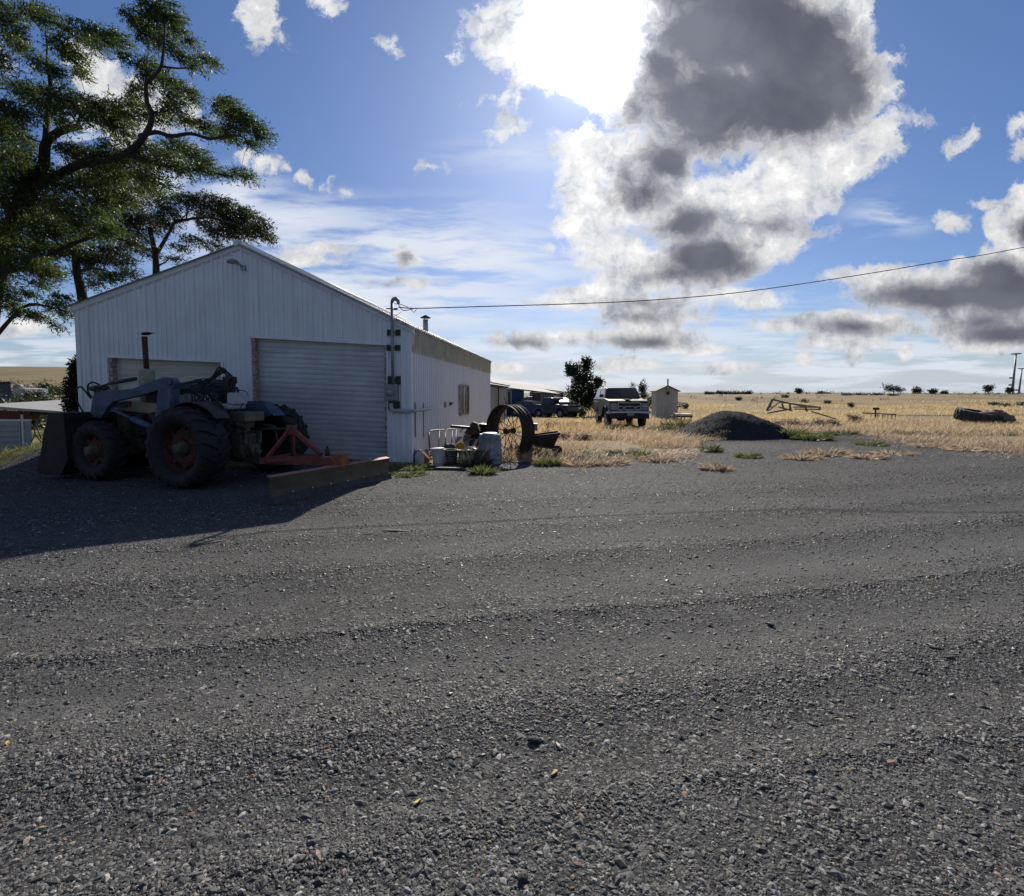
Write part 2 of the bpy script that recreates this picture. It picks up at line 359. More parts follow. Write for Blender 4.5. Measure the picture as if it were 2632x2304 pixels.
def ground_material():
    m = bpy.data.materials.new('gravel_and_dry_grass'); m.use_nodes = True; t = NT(m.node_tree); b = t.n['Principled BSDF']
    tc = t.new('ShaderNodeTexCoord').outputs['Object']
    at = t.new('ShaderNodeAttribute', attribute_name='grassy').outputs['Fac']; ag = t.new('ShaderNodeAttribute', attribute_name='green').outputs['Fac']
    pk = t.new('ShaderNodeAttribute', attribute_name='packed').outputs['Fac']
    dv = t.new('ShaderNodeMapping', {'Vector': T0(t, tc), 'Scale': (1, 1, 1)}).outputs[0]
    v1 = t.new('ShaderNodeTexVoronoi', {'Vector': dv, 'Scale': 62.0, 'Randomness': 1.0}); v1.feature = 'F1'
    v2 = t.new('ShaderNodeTexVoronoi', {'Vector': dv, 'Scale': 150.0}); v3 = t.new('ShaderNodeTexVoronoi', {'Vector': dv, 'Scale': 24.0})
    r1 = t.new('ShaderNodeSeparateColor', {0: v1.outputs['Color']}).outputs[0]
    r2 = t.new('ShaderNodeSeparateColor', {0: v2.outputs['Color']}).outputs[0]
    r3 = t.new('ShaderNodeSeparateColor', {0: v3.outputs['Color']}).outputs[1]
    c1 = t.ramp(r1, [(0.0, (0.018,0.018,0.019)), (0.50, (0.058,0.058,0.058)), (0.78, (0.098,0.098,0.097)), (0.92, (0.22,0.217,0.21)), (1.0, (0.50,0.48,0.45))])
    c2 = t.ramp(r2, [(0.0, (0.032,0.032,0.033)), (0.65, (0.078,0.078,0.077)), (1.0, (0.28,0.275,0.265))])
    gsel = t.step(t.math('ADD', t.noise(tc, 2.2, 4, 0.6), t.math('MULTIPLY', pk, 0.25)), 0.38, 0.66)
    gc = t.mix(gsel, c1, c2)
    gc = t.mix(t.math('MULTIPLY', t.step(r3, 0.93, 0.97), 0.5), gc, (0.24, 0.235, 0.22))
    big = t.noise(tc, 0.55, 4, 0.6)
    gc = t.mix(t.step(big, 0.35, 0.72, 0, 0.35), gc, (0.050, 0.050, 0.051))
    mg = t.new('ShaderNodeMapping', {'Vector': tc, 'Scale': (0.35, 1.3, 1)}).outputs[0]
    gc = t.mix(t.step(t.noise(mg, 2.6, 6, 0.7), 0.46, 0.66, 0, 0.35), gc, (0.038, 0.038, 0.038))
    gc = t.mix(t.step(t.noise(tc, 45.0, 3, 0.7), 0.55, 0.66, 0, 0.55), gc, (0.155, 0.154, 0.150))
    gc = t.mix(t.math('MULTIPLY', pk, 0.7), gc, (0.150, 0.149, 0.147))
    gc = t.mix(t.step(t.noise(tc, 1.6, 5, 0.7), 0.63, 0.74, 0, 0.3), gc, (0.11, 0.065, 0.055))
    gc = t.mix(t.math('MULTIPLY', t.new('ShaderNodeAttribute', attribute_name='fresh').outputs['Fac'], 0.75), gc, (0.030, 0.030, 0.033))
    # dry grass, straw and bare tan soil
    mp = t.new('ShaderNodeMapping', {'Vector': tc, 'Scale': (1.0, 0.35, 1)}).outputs[0]
    s1 = t.noise(mp, 3.0, 7, 0.68); s2 = t.noise(tc, 0.16, 5, 0.6); s3 = t.noise(mp, 0.05, 5, 0.62)
    straw = t.ramp(s1, [(0.25, (0.15,0.115,0.07)), (0.5, (0.33,0.26,0.155)), (0.75, (0.48,0.39,0.25))])
    straw = t.mix(t.step(s2, 0.42, 0.64, 0, 0.65), straw, (0.30, 0.19, 0.125))
    straw = t.mix(t.step(s3, 0.44, 0.62, 0, 0.7), straw, (0.19, 0.16, 0.10))
    grn = t.ramp(t.noise(tc, 0.35, 6, 0.66), [(0.35, (0.05,0.07,0.022)), (0.5, (0.13,0.13,0.045)), (0.68, (0.30,0.225,0.11))])
    straw = t.mix(ag, straw, grn)
    nb = t.noise(tc, 1.3, 6, 0.7); nf = t.noise(tc, 7.0, 4, 0.6)
    edge = t.math('ADD', at, t.math('ADD', t.math('MULTIPLY_ADD', nb, 1.9, -0.95), t.math('MULTIPLY_ADD', nf, 0.9, -0.45)))
    gm = t.math('MULTIPLY', t.step(edge, 0.46, 0.60), t.step(at, 0.02, 0.12))
    t.set(b.inputs['Base Color'], t.mix(gm, gc, straw))
    t.set(b.inputs['Roughness'], t.mix(gm, t.ramp(r1, [(0, 0.8), (1, 0.95)]), 0.95))
    b.inputs['Specular IOR Level'].default_value = 0.06
    h1 = t.math('POWER', t.math('SUBTRACT', 1.0, t.math('MULTIPLY', v1.outputs['Distance'], 1.1), clamp=True), 0.6); h2 = t.math('SUBTRACT', 1.0, v2.outputs['Distance'])
    H = t.math('ADD', t.math('MULTIPLY', h1, t.math('MULTIPLY_ADD', gsel, -0.7, 1.0)), t.math('ADD', t.math('MULTIPLY', h2, 0.4), t.math('MULTIPLY', t.noise(tc, 9.0, 5, 0.6), 0.7)))
    bn = t.new('ShaderNodeBump', {'Strength': 0.8, 'Distance': 0.006, 'Height': H})
    t.set(b.inputs['Normal'], bn.outputs[0])
    return m
def T0(t, tc):
    s = t.new('ShaderNodeSeparateXYZ', {0: tc}); return t.new('ShaderNodeCombineXYZ', {0: s.outputs[0], 1: s.outputs[1], 2: t.math('MULTIPLY', s.outputs[2], 0.4)}).outputs[0]

def sinhgrid(lo, hi, c, n, k):
    a = math.asinh((lo - c) / k); b = math.asinh((hi - c) / k); return c + k * np.sinh(np.linspace(a, b, n))
gx = sinhgrid(-1700, 1700, 1.0, 560, 5.0); gy = sinhgrid(-40, 2600, 7.0, 620, 6.0)
GX, GY = np.meshgrid(gx, gy); GZ = terr(GX, GY)
gv = np.stack([GX.ravel(), GY.ravel(), GZ.ravel()], 1); nx, ny = len(gx), len(gy)
ii = (np.arange(ny - 1)[:, None] * nx + np.arange(nx - 1)[None]).ravel()
gm_ = ground_material()
ground = mesh_np('ground', gv, np.stack([ii, ii + 1, ii + nx + 1, ii + nx], 1), gm_, smooth=True)
c_ = lane(GX, GY)
packed = 0.45 * np.exp(-((c_ - 2.92) / 0.22) ** 2) + 0.9 * np.exp(-((c_ - 4.05) / 0.36) ** 2) * (0.25 + 0.75 * sst(GX, -1, 3)) + 0.4 * np.exp(-((c_ - 5.3) / 0.3) ** 2) + 0.35 * np.exp(-((c_ - 6.6) / 0.5) ** 2) + 0.3 * np.exp(-((c_ - 9) / 0.8) ** 2)
for nm, arr in (('grassy', grassy(GX, GY)), ('green', green(GX, GY)), ('packed', packed * np.exp(-(GY / 14) ** 4)), ('fresh', np.clip(1.6*np.exp(-(((GX - 8.5) / 2.5) ** 4 + ((GY - 19.3) / 2.3) ** 4)) + .5*np.exp(-(((GX - 11) / 4.0) ** 4 + ((GY - 18.6) / 2.2) ** 4)), 0, 1))):
    a = ground.data.attributes.new(nm, 'FLOAT', 'POINT'); a.data.foreach_set('value', arr.ravel().astype(np.float32))
ground['kind'] = 'structure'

# ------------------------------------------------------------------ loose gravel
def stone_bases(k):
    t = (1 + 5 ** 0.5) / 2
    iv = np.array([(-1,t,0),(1,t,0),(-1,-t,0),(1,-t,0),(0,-1,t),(0,1,t),(0,-1,-t),(0,1,-t),(t,0,-1),(t,0,1),(-t,0,-1),(-t,0,1)], float); iv /= np.linalg.norm(iv[0])
    fc = np.array([(0,11,5),(0,5,1),(0,1,7),(0,7,10),(0,10,11),(1,5,9),(5,11,4),(11,10,2),(10,7,6),(7,1,8),(3,9,4),(3,4,2),(3,2,6),(3,6,8),(3,8,9),(4,9,5),(2,4,11),(6,2,10),(8,6,7),(9,8,1)])
    out = []
    for i in range(k):
        v = iv * rng.uniform(0.82, 1.12, (12, 1)); v = v * np.array([rng.uniform(0.85, 1.35), rng.uniform(0.6, 0.95), rng.uniform(0.38, 0.7)]); out.append(v)
    return np.array(out), fc
def scatter_stones(name, X, Y, size, m, sink=-0.12):
    B, fc = stone_bases(24); n = len(X); bi = rng.integers(0, len(B), n); v = B[bi] * size[:, None, None]
    a = rng.uniform(0, 6.283, n); tl = rng.normal(0, 0.35, n)
    c, s = np.cos(tl)[:, None], np.sin(tl)[:, None]; y = v[:, :, 1] * c - v[:, :, 2] * s; z = v[:, :, 1] * s + v[:, :, 2] * c; x = v[:, :, 0]
    c, s = np.cos(a)[:, None], np.sin(a)[:, None]; xr = x * c - y * s; yr = x * s + y * c
    z0 = terr(X, Y) + size * sink
    V = np.stack([xr + X[:, None], yr + Y[:, None], z + z0[:, None]], 2).reshape(-1, 3)
    F = (fc[None] + (np.arange(n) * 12)[:, None, None]).reshape(-1, 3)
    return mesh_np(name, V, F, m)
def gravel_mat():
    m = bpy.data.materials.new('loose_stone'); m.use_nodes = True; t = NT(m.node_tree); b = t.n['Principled BSDF']
    r = t.new('ShaderNodeNewGeometry').outputs['Random Per Island']
    c = t.ramp(r, [(0.0, (0.020,0.020,0.021)), (0.38, (0.060,0.060,0.060)), (0.70, (0.118,0.118,0.116)), (0.87, (0.22,0.218,0.21)), (0.965, (0.46,0.45,0.42)), (0.995, (0.28,0.14,0.10)), (1.0, (0.45,0.38,0.16))])
    tc = t.new('ShaderNodeTexCoord').outputs['Object']
    c = t.mix(t.step(t.noise(tc, 90, 3, 0.6), 0.35, 0.7, 0, 0.35), c, (0.04, 0.04, 0.042))
    t.set(b.inputs['Base Color'], c); t.set(b.inputs['Roughness'], t.ramp(r, [(0, 0.5), (0.6, 0.7), (1, 0.85)])); b.inputs['Specular IOR Level'].default_value = 0.36
    return m
STONE = gravel_mat()
NST = 420000
yy = 1.25 * (19.0 / 1.25) ** rng.beta(1.15, 1.0, NST); xx = (rng.uniform(-1, 1, NST)) * (yy * 1.06 + 0.25)
cc = lane(xx, yy)
dens = 0.56 + 0.16 * fbm(xx * 1.6, yy * 1.6, 31, 4)
for c0, w, h in RIDGE: dens = dens + 24 * h * np.exp(-((cc - c0) / (w * 1.4)) ** 2)
for c0, w, h in TRACK: dens = dens - 13 * h * np.exp(-((cc - c0) / w) ** 2)
kp = (rng.uniform(0, 1, NST) < np.clip(dens, 0.07, 1)) & (grassy(xx, yy) < rng.uniform(0.1, 0.7, NST)); xx, yy = xx[kp], yy[kp]
sz = np.exp(rng.normal(math.log(0.0047), 0.50, len(xx))) * (1 + 0.085 * yy); sz = np.clip(sz, 0.0024, 0.025)
g_ = scatter_stones('gravel', xx, yy, sz, STONE); g_['kind'] = 'stuff'; g_['label'] = 'loose dark crushed stone lying over the yard'
# stones on and round the pile
n = 15000
mx_ = 8.6 + rng.normal(0, 1.5, n); my_ = 19.2 + rng.normal(0, 1.1, n)
g2_ = scatter_stones('pile_gravel', mx_, my_, np.exp(rng.normal(math.log(0.012), 0.45, n)).clip(0.006, 0.045), mat('pile_stone', (0.045,0.045,0.048), 0.8, 0, .5, 12)); g2_['kind'] = 'stuff'; g2_['label'] = 'dark crushed stone on the gravel pile'
# a handful of bigger stones one can point at
rk_m = mat('dark_rock', (0.03,0.03,0.033), 0.7, var=0.4, scale=30, bump=0.6, bscale=60)
bi = 0
for px, py, s, lab in ((1372,1905,.030,'black fist-sized cinder stone near the bottom centre of the gravel'), (1345,2262,.022,'dark rounded stone at the very bottom edge of the gravel'),
                   (1980,1600,.030,'dark stone on the stony ridge right of centre'),(1016,1366,.14,'flat grey rock slab bedded in the yard below the grader blade'),(548,1396,.10,'low pale rock breaking the gravel near the shadow edge')):
    p = G(px, py); B, fc = stone_bases(1); 
    big_ = s > .05; o = mesh_np('loose_rock', B[0] * s * (np.array([1.6, .8, .28]) if big_ else 1), fc, mat('grey_bedrock', (.13,.12,.11), .85, 0, .3, 12, bump=.5) if big_ else rk_m, smooth=False); o.location = (p.x, p.y, tz(p.x, p.y) + (0.0 if big_ else s * .35)); o.rotation_euler = (0.2, 0, bi)
    md = o.modifiers.new('s', 'SUBSURF'); md.levels = 1; md.render_levels = 2; tag(o, lab, 'rock', 'loose rocks on the gravel'); bi += 1
for px, py, lab, c in ((1435,1915,'pale straw-coloured wood chip standing up beside the black stone','w'), (1072,2060,'small yellow leaf lying on gravel at the bottom centre','y'),(1425,1985,'small yellow leaf below the pale wood chip','y'),
                     (2445,1783,'pale flat chip on the gravel at the right','w'),(2025,1903,'white chip on the gravel right of centre','w'),(20,1908,'small yellow leaf at the left edge of the gravel','y')):
    p = G(px, py); M_ = Matrix.Rotation(random.uniform(0, 6), 4, 'Z'); s = 0.016
    mb = MB(); pts = [(-1.3,0,.2),(-.5,-.45,.5),(.6,-.4,.6),(1.4,0,.3),(.5,.45,.5),(-.6,.4,.4)]
    top = [M_ @ Vector((a*s, b*s, c_*s)) for a, b, c_ in pts]; bot = [v - Vector((0, 0, .004)) for v in top]
    mb.add(top + bot, [(0,1,2,3,4,5),(11,10,9,8,7,6)] + [((i+1)%6, i, i+6, (i+1)%6+6) for i in range(6)])
    o = mb.build('leaf' if c == 'y' else 'wood_chip', mat('yellow_leaf', (.55,.42,.08), .6) if c == 'y' else mat('pale_chip', (.55,.50,.38), .7))
    o.location = (p.x, p.y, tz(p.x, p.y) + 0.004); tag(o, lab, 'leaf' if c == 'y' else 'wood chip')
# ------------------------------------------------------------------ the white garage
WHITE = mat('white_sheet_metal', (0.82,0.84,0.87), 0.5, 0.0, 0.05, 1.5, streak=((0.60,0.61,0.65), (7, 7, 0.5), 0.6), bump=0.05)
WHITE2 = mat('white_sheet_metal_side', (0.84,0.84,0.88), 0.45, 0.0, 0.04, 1.5, streak=((0.64,0.63,0.67), (5, 5, 0.4), 0.5))
TRIM = mat('white_trim', (0.72,0.73,0.74), 0.5, 0.0, 0.08, 3, col2=(0.42,0.42,0.42), thr=(0.62, 0.8))
FIBRE = mat('fibreglass_band', (0.88,0.83,0.68), 0.55, 0.0, 0.14, 3, streak=((0.55,0.51,0.40), (9, 9, 0.7), 0.5), trans=0.5)
GALV = mat('galvanised_sheet', (0.36,0.38,0.40), 0.5, 0.35, 0.12, 4, col2=(0.34,0.33,0.33), thr=(0.6, 0.8))
DOORM = mat('weathered_door_steel', (0.56,0.57,0.57), 0.5, 0.2, 0.14, 1.3, streak=((0.36,0.38,0.40), (0.7, 0.7, 16), 0.75), bump=0.15, bscale=25)
DOORL = mat('cream_door_steel', (0.60,0.57,0.50), 0.6, 0.0, 0.10, 1.5, streak=((0.30,0.28,0.23), (0.8, 0.8, 14), 0.6))
WOODJ = mat('peeling_wood', (0.30,0.22,0.19), 0.85, 0.0, 0.3, 12, col2=(0.60,0.58,0.55), thr=(0.5, 0.58), bump=0.4, bscale=50)
PIPEM = mat('grey_conduit', (0.30,0.31,0.32), 0.45, 0.6, 0.15, 10)
PVC = mat('grey_plastic_pipe', (0.42,0.43,0.45), 0.55, 0.0, 0.08, 8)
DARKW = mat('dark_timber', (.035,.032,.03), .8)
DKB = mat('dark_board', (0.035,0.045,0.045), 0.7, 0.0, 0.3, 20)
METERM = mat('meter_box_grey', (0.26,0.28,0.31), 0.5, 0.3, 0.08, 6)
RODM = mat('rusty_rod', (0.10,0.07,0.06), 0.8, 0.2, 0.3, 20)
GLASS = mat('window_glass', (0.035,0.035,0.03), 0.25, 0.0, 0.3, 4, spec=0.3)
BLACK = mat('black_rubber', (0.018,0.018,0.020), 0.75, 0.0, 0.25, 14, col2=(0.05,0.048,0.045), thr=(0.55, 0.75))

TR = P(1054, 843, 11.69); TL = P(190, 790, 11.9)
FR = Vector((TR.x, 11.69, -0.05)); FL = Vector((TL.x, 11.9, 0.30))
RG = P(617, 634, 11.8); RG.y = 11.8
fx = (FR - FL); fx.z = 0; FW = fx.length; fx.normalize(); fn = Vector((fx.y, -fx.x, 0))
sd = Vector((0.1137, 1.0, 0)).normalized(); SL = 11.63
def F(a, z, off=0.0):                                    # a metres along the front from its left end
    p = FL.lerp(FR, a / FW); return Vector((p.x, p.y, z)) + fn * off
def fpx(px, py):                                         # a point of the photograph on the front wall
    d = ray(px, py); o = Vector((0, 0, CAM_Z)); k = (FL - o).dot(fn) / d.dot(fn); p = o + d * k
    return (p - FL).dot(fx), p.z
ar, _ = fpx(617, 634)
def roofz(a): return TL.z + (RG.z - TL.z) * a / ar if a < ar else RG.z + (TR.z - RG.z) * (a - ar) / (FW - ar)
def basez(a): return FL.z - 0.25 + (FR.z - FL.z) * a / FW
dR = (fpx(646, 868), fpx(992, 888)); dL = (fpx(278, 919), fpx(568, 932))
garage = thing('metal_garage', 'white ribbed metal garage with two roll-up doors and a gable roof', 'garage', (FR.x, FR.y, 0.0))
wall = MB()
cuts = sorted({0.0, dL[0][0], dL[1][0], ar, dR[0][0], dR[1][0], FW})
def doortop(a):
    for d in (dL, dR):
        if d[0][0] < a < d[1][0]: return d[0][1] + (d[1][1] - d[0][1]) * (a - d[0][0]) / (d[1][0] - d[0][0])
    return None
for a0, a1 in zip(cuts, cuts[1:]):
    m_ = (a0 + a1) / 2; e = 1e-4
    b0, b1 = (doortop(a0 + e), doortop(a1 - e)) if doortop(m_) else (basez(a0), basez(a1))
    wall.hexa([F(a0, b0, -.05), F(a1, b1, -.05), F(a1, b1), F(a0, b0), F(a0, roofz(a0), -.05), F(a1, roofz(a1), -.05), F(a1, roofz(a1)), F(a0, roofz(a0))])
a = 0.10
k = 0
while a < FW - 0.05:                                     # standing ribs, every other one broader
    w = 0.028 if k % 2 == 0 else 0.014; h = 0.032 if k % 2 == 0 else 0.012
    b = doortop(a); b = basez(a) if b is None else b + 0.04
    zt = roofz(a) - 0.03
    wall.hexa([F(a-w, b, 0.001), F(a+w, b, 0.001), F(a+w*.5, b, h), F(a-w*.5, b, h), F(a-w, zt, 0.001), F(a+w, zt, 0.001), F(a+w*.5, zt, h), F(a-w*.5, zt, h)])
    a += 0.1145; k += 1
wall.build('front_wall', WHITE, garage, True)
# side wall: close ribs all the way along
def S(s, z, off=0.0):
    nn = Vector((sd.y, -sd.x, 0)); p = FR + sd * s; return Vector((p.x, p.y, z)) + nn * off
def corr(mb, pf, L, z0, z1, pitch, depth, z0f=None, off=0.0, prof=((0, 0), (.18, 0), (.30, 1), (.55, 1), (.67, 0)), smooth=False):
    s = 0.0; xs = []
    while s < L:
        for q, h in prof: xs.append((min(L, s + q * pitch), h * depth + off))
        s += pitch
    for (s0, h0), (s1, h1) in zip(xs, xs[1:]):
        if s1 - s0 < 1e-5: continue
        mb.add([pf(s0, z0, h0), pf(s1, z0, h1), pf(s1, z1, h1), pf(s0, z1, h0)], [(0, 1, 2, 3)], smooth)
side = MB(); corr(side, S, SL, -0.35, 2.585, 0.2286 * .8, 0.034, off=0.0); side.build('side_wall', WHITE2, garage, True)
band = MB(); corr(band, S, SL, 2.56, 3.16, 0.2286 * .8, 0.055, off=0.02, prof=((0, 0), (.15, .15), (.35, .9), (.5, 1), (.65, .9), (.85, .15)), smooth=True); band.build('translucent_band', FIBRE, garage, True)
inn = MB(); inn.hexa([S(0.0, -.35, -.12), S(SL, -.35, -.12), S(SL, -.35, -.005), S(0.0, -.35, -.005), S(0, 3.10, -.12), S(SL, 3.10, -.12), S(SL, 3.10, -.005), S(0.0, 3.10, -.005)])
inn.build('side_frame', mat('inner_wall', (.25,.24,.22), .8), garage, True)
# back and left walls
rest = MB(); B0 = FL + sd * SL; B1 = FR + sd * SL
def bk(p, z): return Vector((p.x, p.y, z))
rest.add([bk(FL, -.6), bk(B0, -.6), bk(B0, TL.z), bk(FL, TL.z)], [(0, 1, 2, 3)])
rb = RG + sd * SL
rest.add([bk(B0, -.6), bk(B1, -.6), bk(B1, TR.z), Vector(rb), bk(B0, TL.z)], [(0, 1, 2, 3, 4)])
rest.build('back_wall', WHITE, garage, True)
# roof sheets with ribs running up the slope
def roof(name, eave, ridge, ov):
    mb = MB(); e0 = eave - (ridge - eave).normalized() * ov; p = 0.2286 * .8; s = -0.12; xs = []
    while s < SL + 0.12:
        for q, h in ((0, 0), (.3, 0), (.42, 1), (.6, 1), (.72, 0)): xs.append((s + q * p, h * 0.03))
        s += p
    for (s0, h0), (s1, h1) in zip(xs, xs[1:]):
        U = Vector((0, 0, 1)); A = e0 + sd * s0; B = e0 + sd * s1; C = ridge + sd * s1; D = ridge + sd * s0
        mb.add([A + U*(h0+.008), B + U*(h1+.008), C + U*(h1+.008), D + U*(h0+.008), A, B, C, D], [(0, 1, 2, 3), (7, 6, 5, 4), (4, 5, 1, 0)])
    return mb.build(name, GALV, garage, True)
RGf = Vector((RG.x, RG.y, RG.z + 0.02)); roof('right_roof', Vector((TR.x, TR.y, TR.z + .03)), RGf, 0.10); roof('left_roof', Vector((TL.x, TL.y, TL.z + .03)), RGf, 0.08)
rk = MB()
for A, B in ((F(-.06, TL.z - .02), F(ar, RG.z + 0.03)), (F(ar, RG.z + 0.03), F(FW + .10, TR.z - .035))):
    dz = Vector((0, 0, 1)); o1, o2 = fn * 0.045, fn * 0.004
    rk.hexa([A - dz*.10 + o2, B - dz*.10 + o2, B - dz*.10 + o1, A - dz*.10 + o1, A + dz*.05 + o2, B + dz*.05 + o2, B + dz*.05 + o1, A + dz*.05 + o1])
    rk.hexa([A - dz*.125 + o2, B - dz*.125 + o2, B - dz*.125 + o1*.55, A - dz*.125 + o1*.55, A - dz*.103 + o2, B - dz*.103 + o2, B - dz*.103 + o1*.55, A - dz*.103 + o1*.55])
rk.build('rake_trim', TRIM, garage, True)
rc = MB(); rc.tube([RGf + sd * -.14 + Vector((0,0,.03)), RGf + sd * (SL + .1) + Vector((0,0,.03))], .09, 8, flat=.6); rc.build('ridge_cap', TRIM, garage, True)
ct = MB()
ct.hexa([F(FW-.075, -.3, .003), F(FW+.024, -.3, .003), F(FW+.024, -.3, .028), F(FW-.075, -.3, .028), F(FW-.075, TR.z-.12, .003), F(FW+.024, TR.z-.12, .003), F(FW+.024, TR.z-.12, .028), F(FW-.075, TR.z-.12, .028)])
ct.hexa([S(-.024, -.3, .002), S(.09, -.3, .002), S(.09, -.3, .027), S(-.024, -.3, .027), S(-.024, TR.z-.12, .002), S(.09, TR.z-.12, .002), S(.09, TR.z-.12, .027), S(-.024, TR.z-.12, .027)])
ct.build('corner_trim', WHITE2, garage, True)
# roll-up doors, set back behind their jambs
def rolldoor(d, name, m, pitch, label, rec=0.16, zb=None):
    (a0, z0), (a1, z1) = d; mb = MB(); H0 = basez(a0) if zb is None else zb; n_ = int((max(z0, z1) + 0.1 - min(basez(a0), basez(a1))) / pitch)
    def dp(a, z): return F(a, z + (basez(a) - basez(a0)), -rec)
    hh = []
    z = basez(a0); 
    for i in range(n_ + 2):
        for q, h in ((0, 0), (.07, -.007), (.14, 0), (.5, .003), (.86, 0.0)): hh.append((z + q * pitch, h))
        z += pitch
    for (za, ha), (zb_, hb) in zip(hh, hh[1:]):
        mb.add([dp(a0, za) + fn*ha, dp(a1, za) + fn*ha, dp(a1, zb_) + fn*hb, dp(a0, zb_) + fn*hb], [(0, 1, 2, 3)])
    dd = mb.build(name, m, garage, True, label=label)
    fr = MB()
    for A0, A1, zz in ((a0 - .0, a0 + .07, z0), (a1 - .05, a1, z1)):
        fr = MB(); fr.hexa([F(A0, basez(A0), -rec+.01), F(A1, basez(A1), -rec+.01), F(A1, basez(A1), -.004), F(A0, basez(A0), -.004), F(A0, zz, -rec+.01), F(A1, zz, -rec+.01), F(A1, zz, -.004), F(A0, zz, -.004)])
        fr.build('door_jamb', WOODJ, garage, True)
    hd = MB(); hd.hexa([F(a0, z0-.001, -rec-.1), F(a1, z1-.001, -rec-.1), F(a1, z1-.001, -.004), F(a0, z0-.001, -.004), F(a0, z0+.05, -rec-.1), F(a1, z1+.05, -rec-.1), F(a1, z1+.05, -.004), F(a0, z0+.05, -.004)])
    hd.build('door_head', TRIM, garage, True)
    tr_ = MB()
    for p_, q_ in (((a0-.035, basez(a0)), (a0-.035, z0+.02)), ((a1+.035, basez(a1)), (a1+.035, z1+.02)), ((a0-.06, z0+.02), (a1+.06, z1+.02))):
        tr_.bar(F(p_[0], p_[1], .013), F(q_[0], q_[1], .013), .05, .03, up=tuple(fn))
    tr_.build('door_trim', WHITE2, garage, True)
    return dd
rolldoor(dR, 'roll_up_door', DOORM, 0.118, 'tall weathered grey roll-up door beside the meter')
rolldoor(dL, 'roll_up_door', DOORL, 0.165, 'low cream roll-up door behind the tractor')
# threshold slab, chipped concrete in the right doorway
sl = MB(); sl.hexa([F(dR[0][0]-.1, -.3, -.3), F(FW, -.3, -.3), F(FW, -.3, .05), F(dR[0][0]-.1, -.3, .05), F(dR[0][0]-.1, .10, -.3), F(FW-.0, .012, -.3), F(FW, .012, .05), F(dR[0][0]-.1, .10, .05)])
sl.build('floor_slab', mat('old_concrete', (.25,.24,.23), .9, var=.2, bump=.4), garage, True)
# window in the side wall
s0, s1, wz0, wz1 = 5.0, 6.45, .93, 1.90
wf = MB()
for A, B in (((s0, wz0), (s1, wz0)), ((s0, wz1), (s1, wz1)), ((s0, wz0), (s0, wz1)), ((s1, wz0), (s1, wz1))):
    wf.bar(S(A[0], A[1], .045), S(B[0], B[1], .045), .07, .07, up=tuple((sd.y, -sd.x, 0)))
wn = wf.build('window', WOODJ, garage, True)
wg = MB(); wg.hexa([S(s0, wz0, .0), S(s1, wz0, .0), S(s1, wz0, .045), S(s0, wz0, .045), S(s0, wz1, .0), S(s1, wz1, .0), S(s1, wz1, .045), S(s0, wz1, .045)]); wg.build('pane', GLASS, wn, True)
wd = MB(); wd.bar(S(5.65, wz0, .05), S(5.65, wz1, .05), .06, .04, up=tuple((sd.y, -sd.x, 0)))
wd.build('mullion', TRIM, wn, True)
# things seen through the panes
for i in range(7):
    cc_ = MB(); cc_.box(S(5.1 + .19 * i, 1.05 + .1 * (i % 3), .048), (.03, .11, .06 + .05 * (i % 2)), Matrix.Rotation(.1 * i, 3, 'X'))
    cc_.build('window_sticker', mat('faded_paper', (.34,.33,.28), .8), wn, True)
ob = MB(); ob.box(S(3.05, 1.30, .05), (.06, .14, .16)); ob.build('outlet_box', METERM, garage, True)
ob = MB(); ob.box(S(3.72, 1.31, .05), (.06, .12, .10)); ob.bar(S(3.72, 1.33, .08), S(3.95, 1.33, .08), .03, .03); ob.build('outdoor_tap', DKB, garage, True)
for ss, zt, zb in ((.20, 1.40, .58), (.85, 1.385, .53)):
    q = MB(); q.bar(S(ss, zb, .045), S(ss, zt, .045), .032, .012); q.build('strap_rod', RODM, garage, True)
# flue
fl = MB(); p = P(1094, 846, 16.6); p.z -= .25
fl.tube([p, p + Vector((0, 0, .55))], .085, 14); flo = fl.build('flue_pipe', GALV, garage, True)
fc_ = MB(); fc_.lathe([(.0, .14), (.17, .045), (.17, .03), (0.0, .05)], 16, Matrix.Translation(p + Vector((0, 0, .57)))); 
for k in range(3): fc_.bar(p + Vector((.07*math.cos(k*2.1), .07*math.sin(k*2.1), .53)), p + Vector((.1*math.cos(k*2.1), .1*math.sin(k*2.1), .62)), .012, .012)
fc_.build('rain_cap', RODM, flo, True)
# gable lamp
lp = thing('yard_lamp', 'small grey curved-arm lamp fixed under the gable peak of the white garage', 'lamp', tuple(F(fpx(629, 692)[0], fpx(629, 692)[1], .03)))
a_, z_ = fpx(628, 690); L_ = MB(); L_.box(F(a_, z_, .05), (.10, .06, .10)); L_.build('wall_plate', PIPEM, lp, True)
L_ = MB(); L_.tube([F(a_, z_, .06), F(a_-.03, z_+.05, .10), F(a_-.08, z_+.08, .14)], [.02, .022, .03], 8); L_.build('arm', PIPEM, lp, True)
L_ = MB(); L_.tube([F(a_-.06, z_+.08, .13), F(a_-.11, z_+.10, .19), F(a_-.19, z_+.09, .27), F(a_-.23, z_+.06, .30)], [.035, .065, .065, .025], 12, flat=.55); L_.build('lamp_head', mat('lamp_grey', (.30,.30,.29), .45, .3), lp, True)
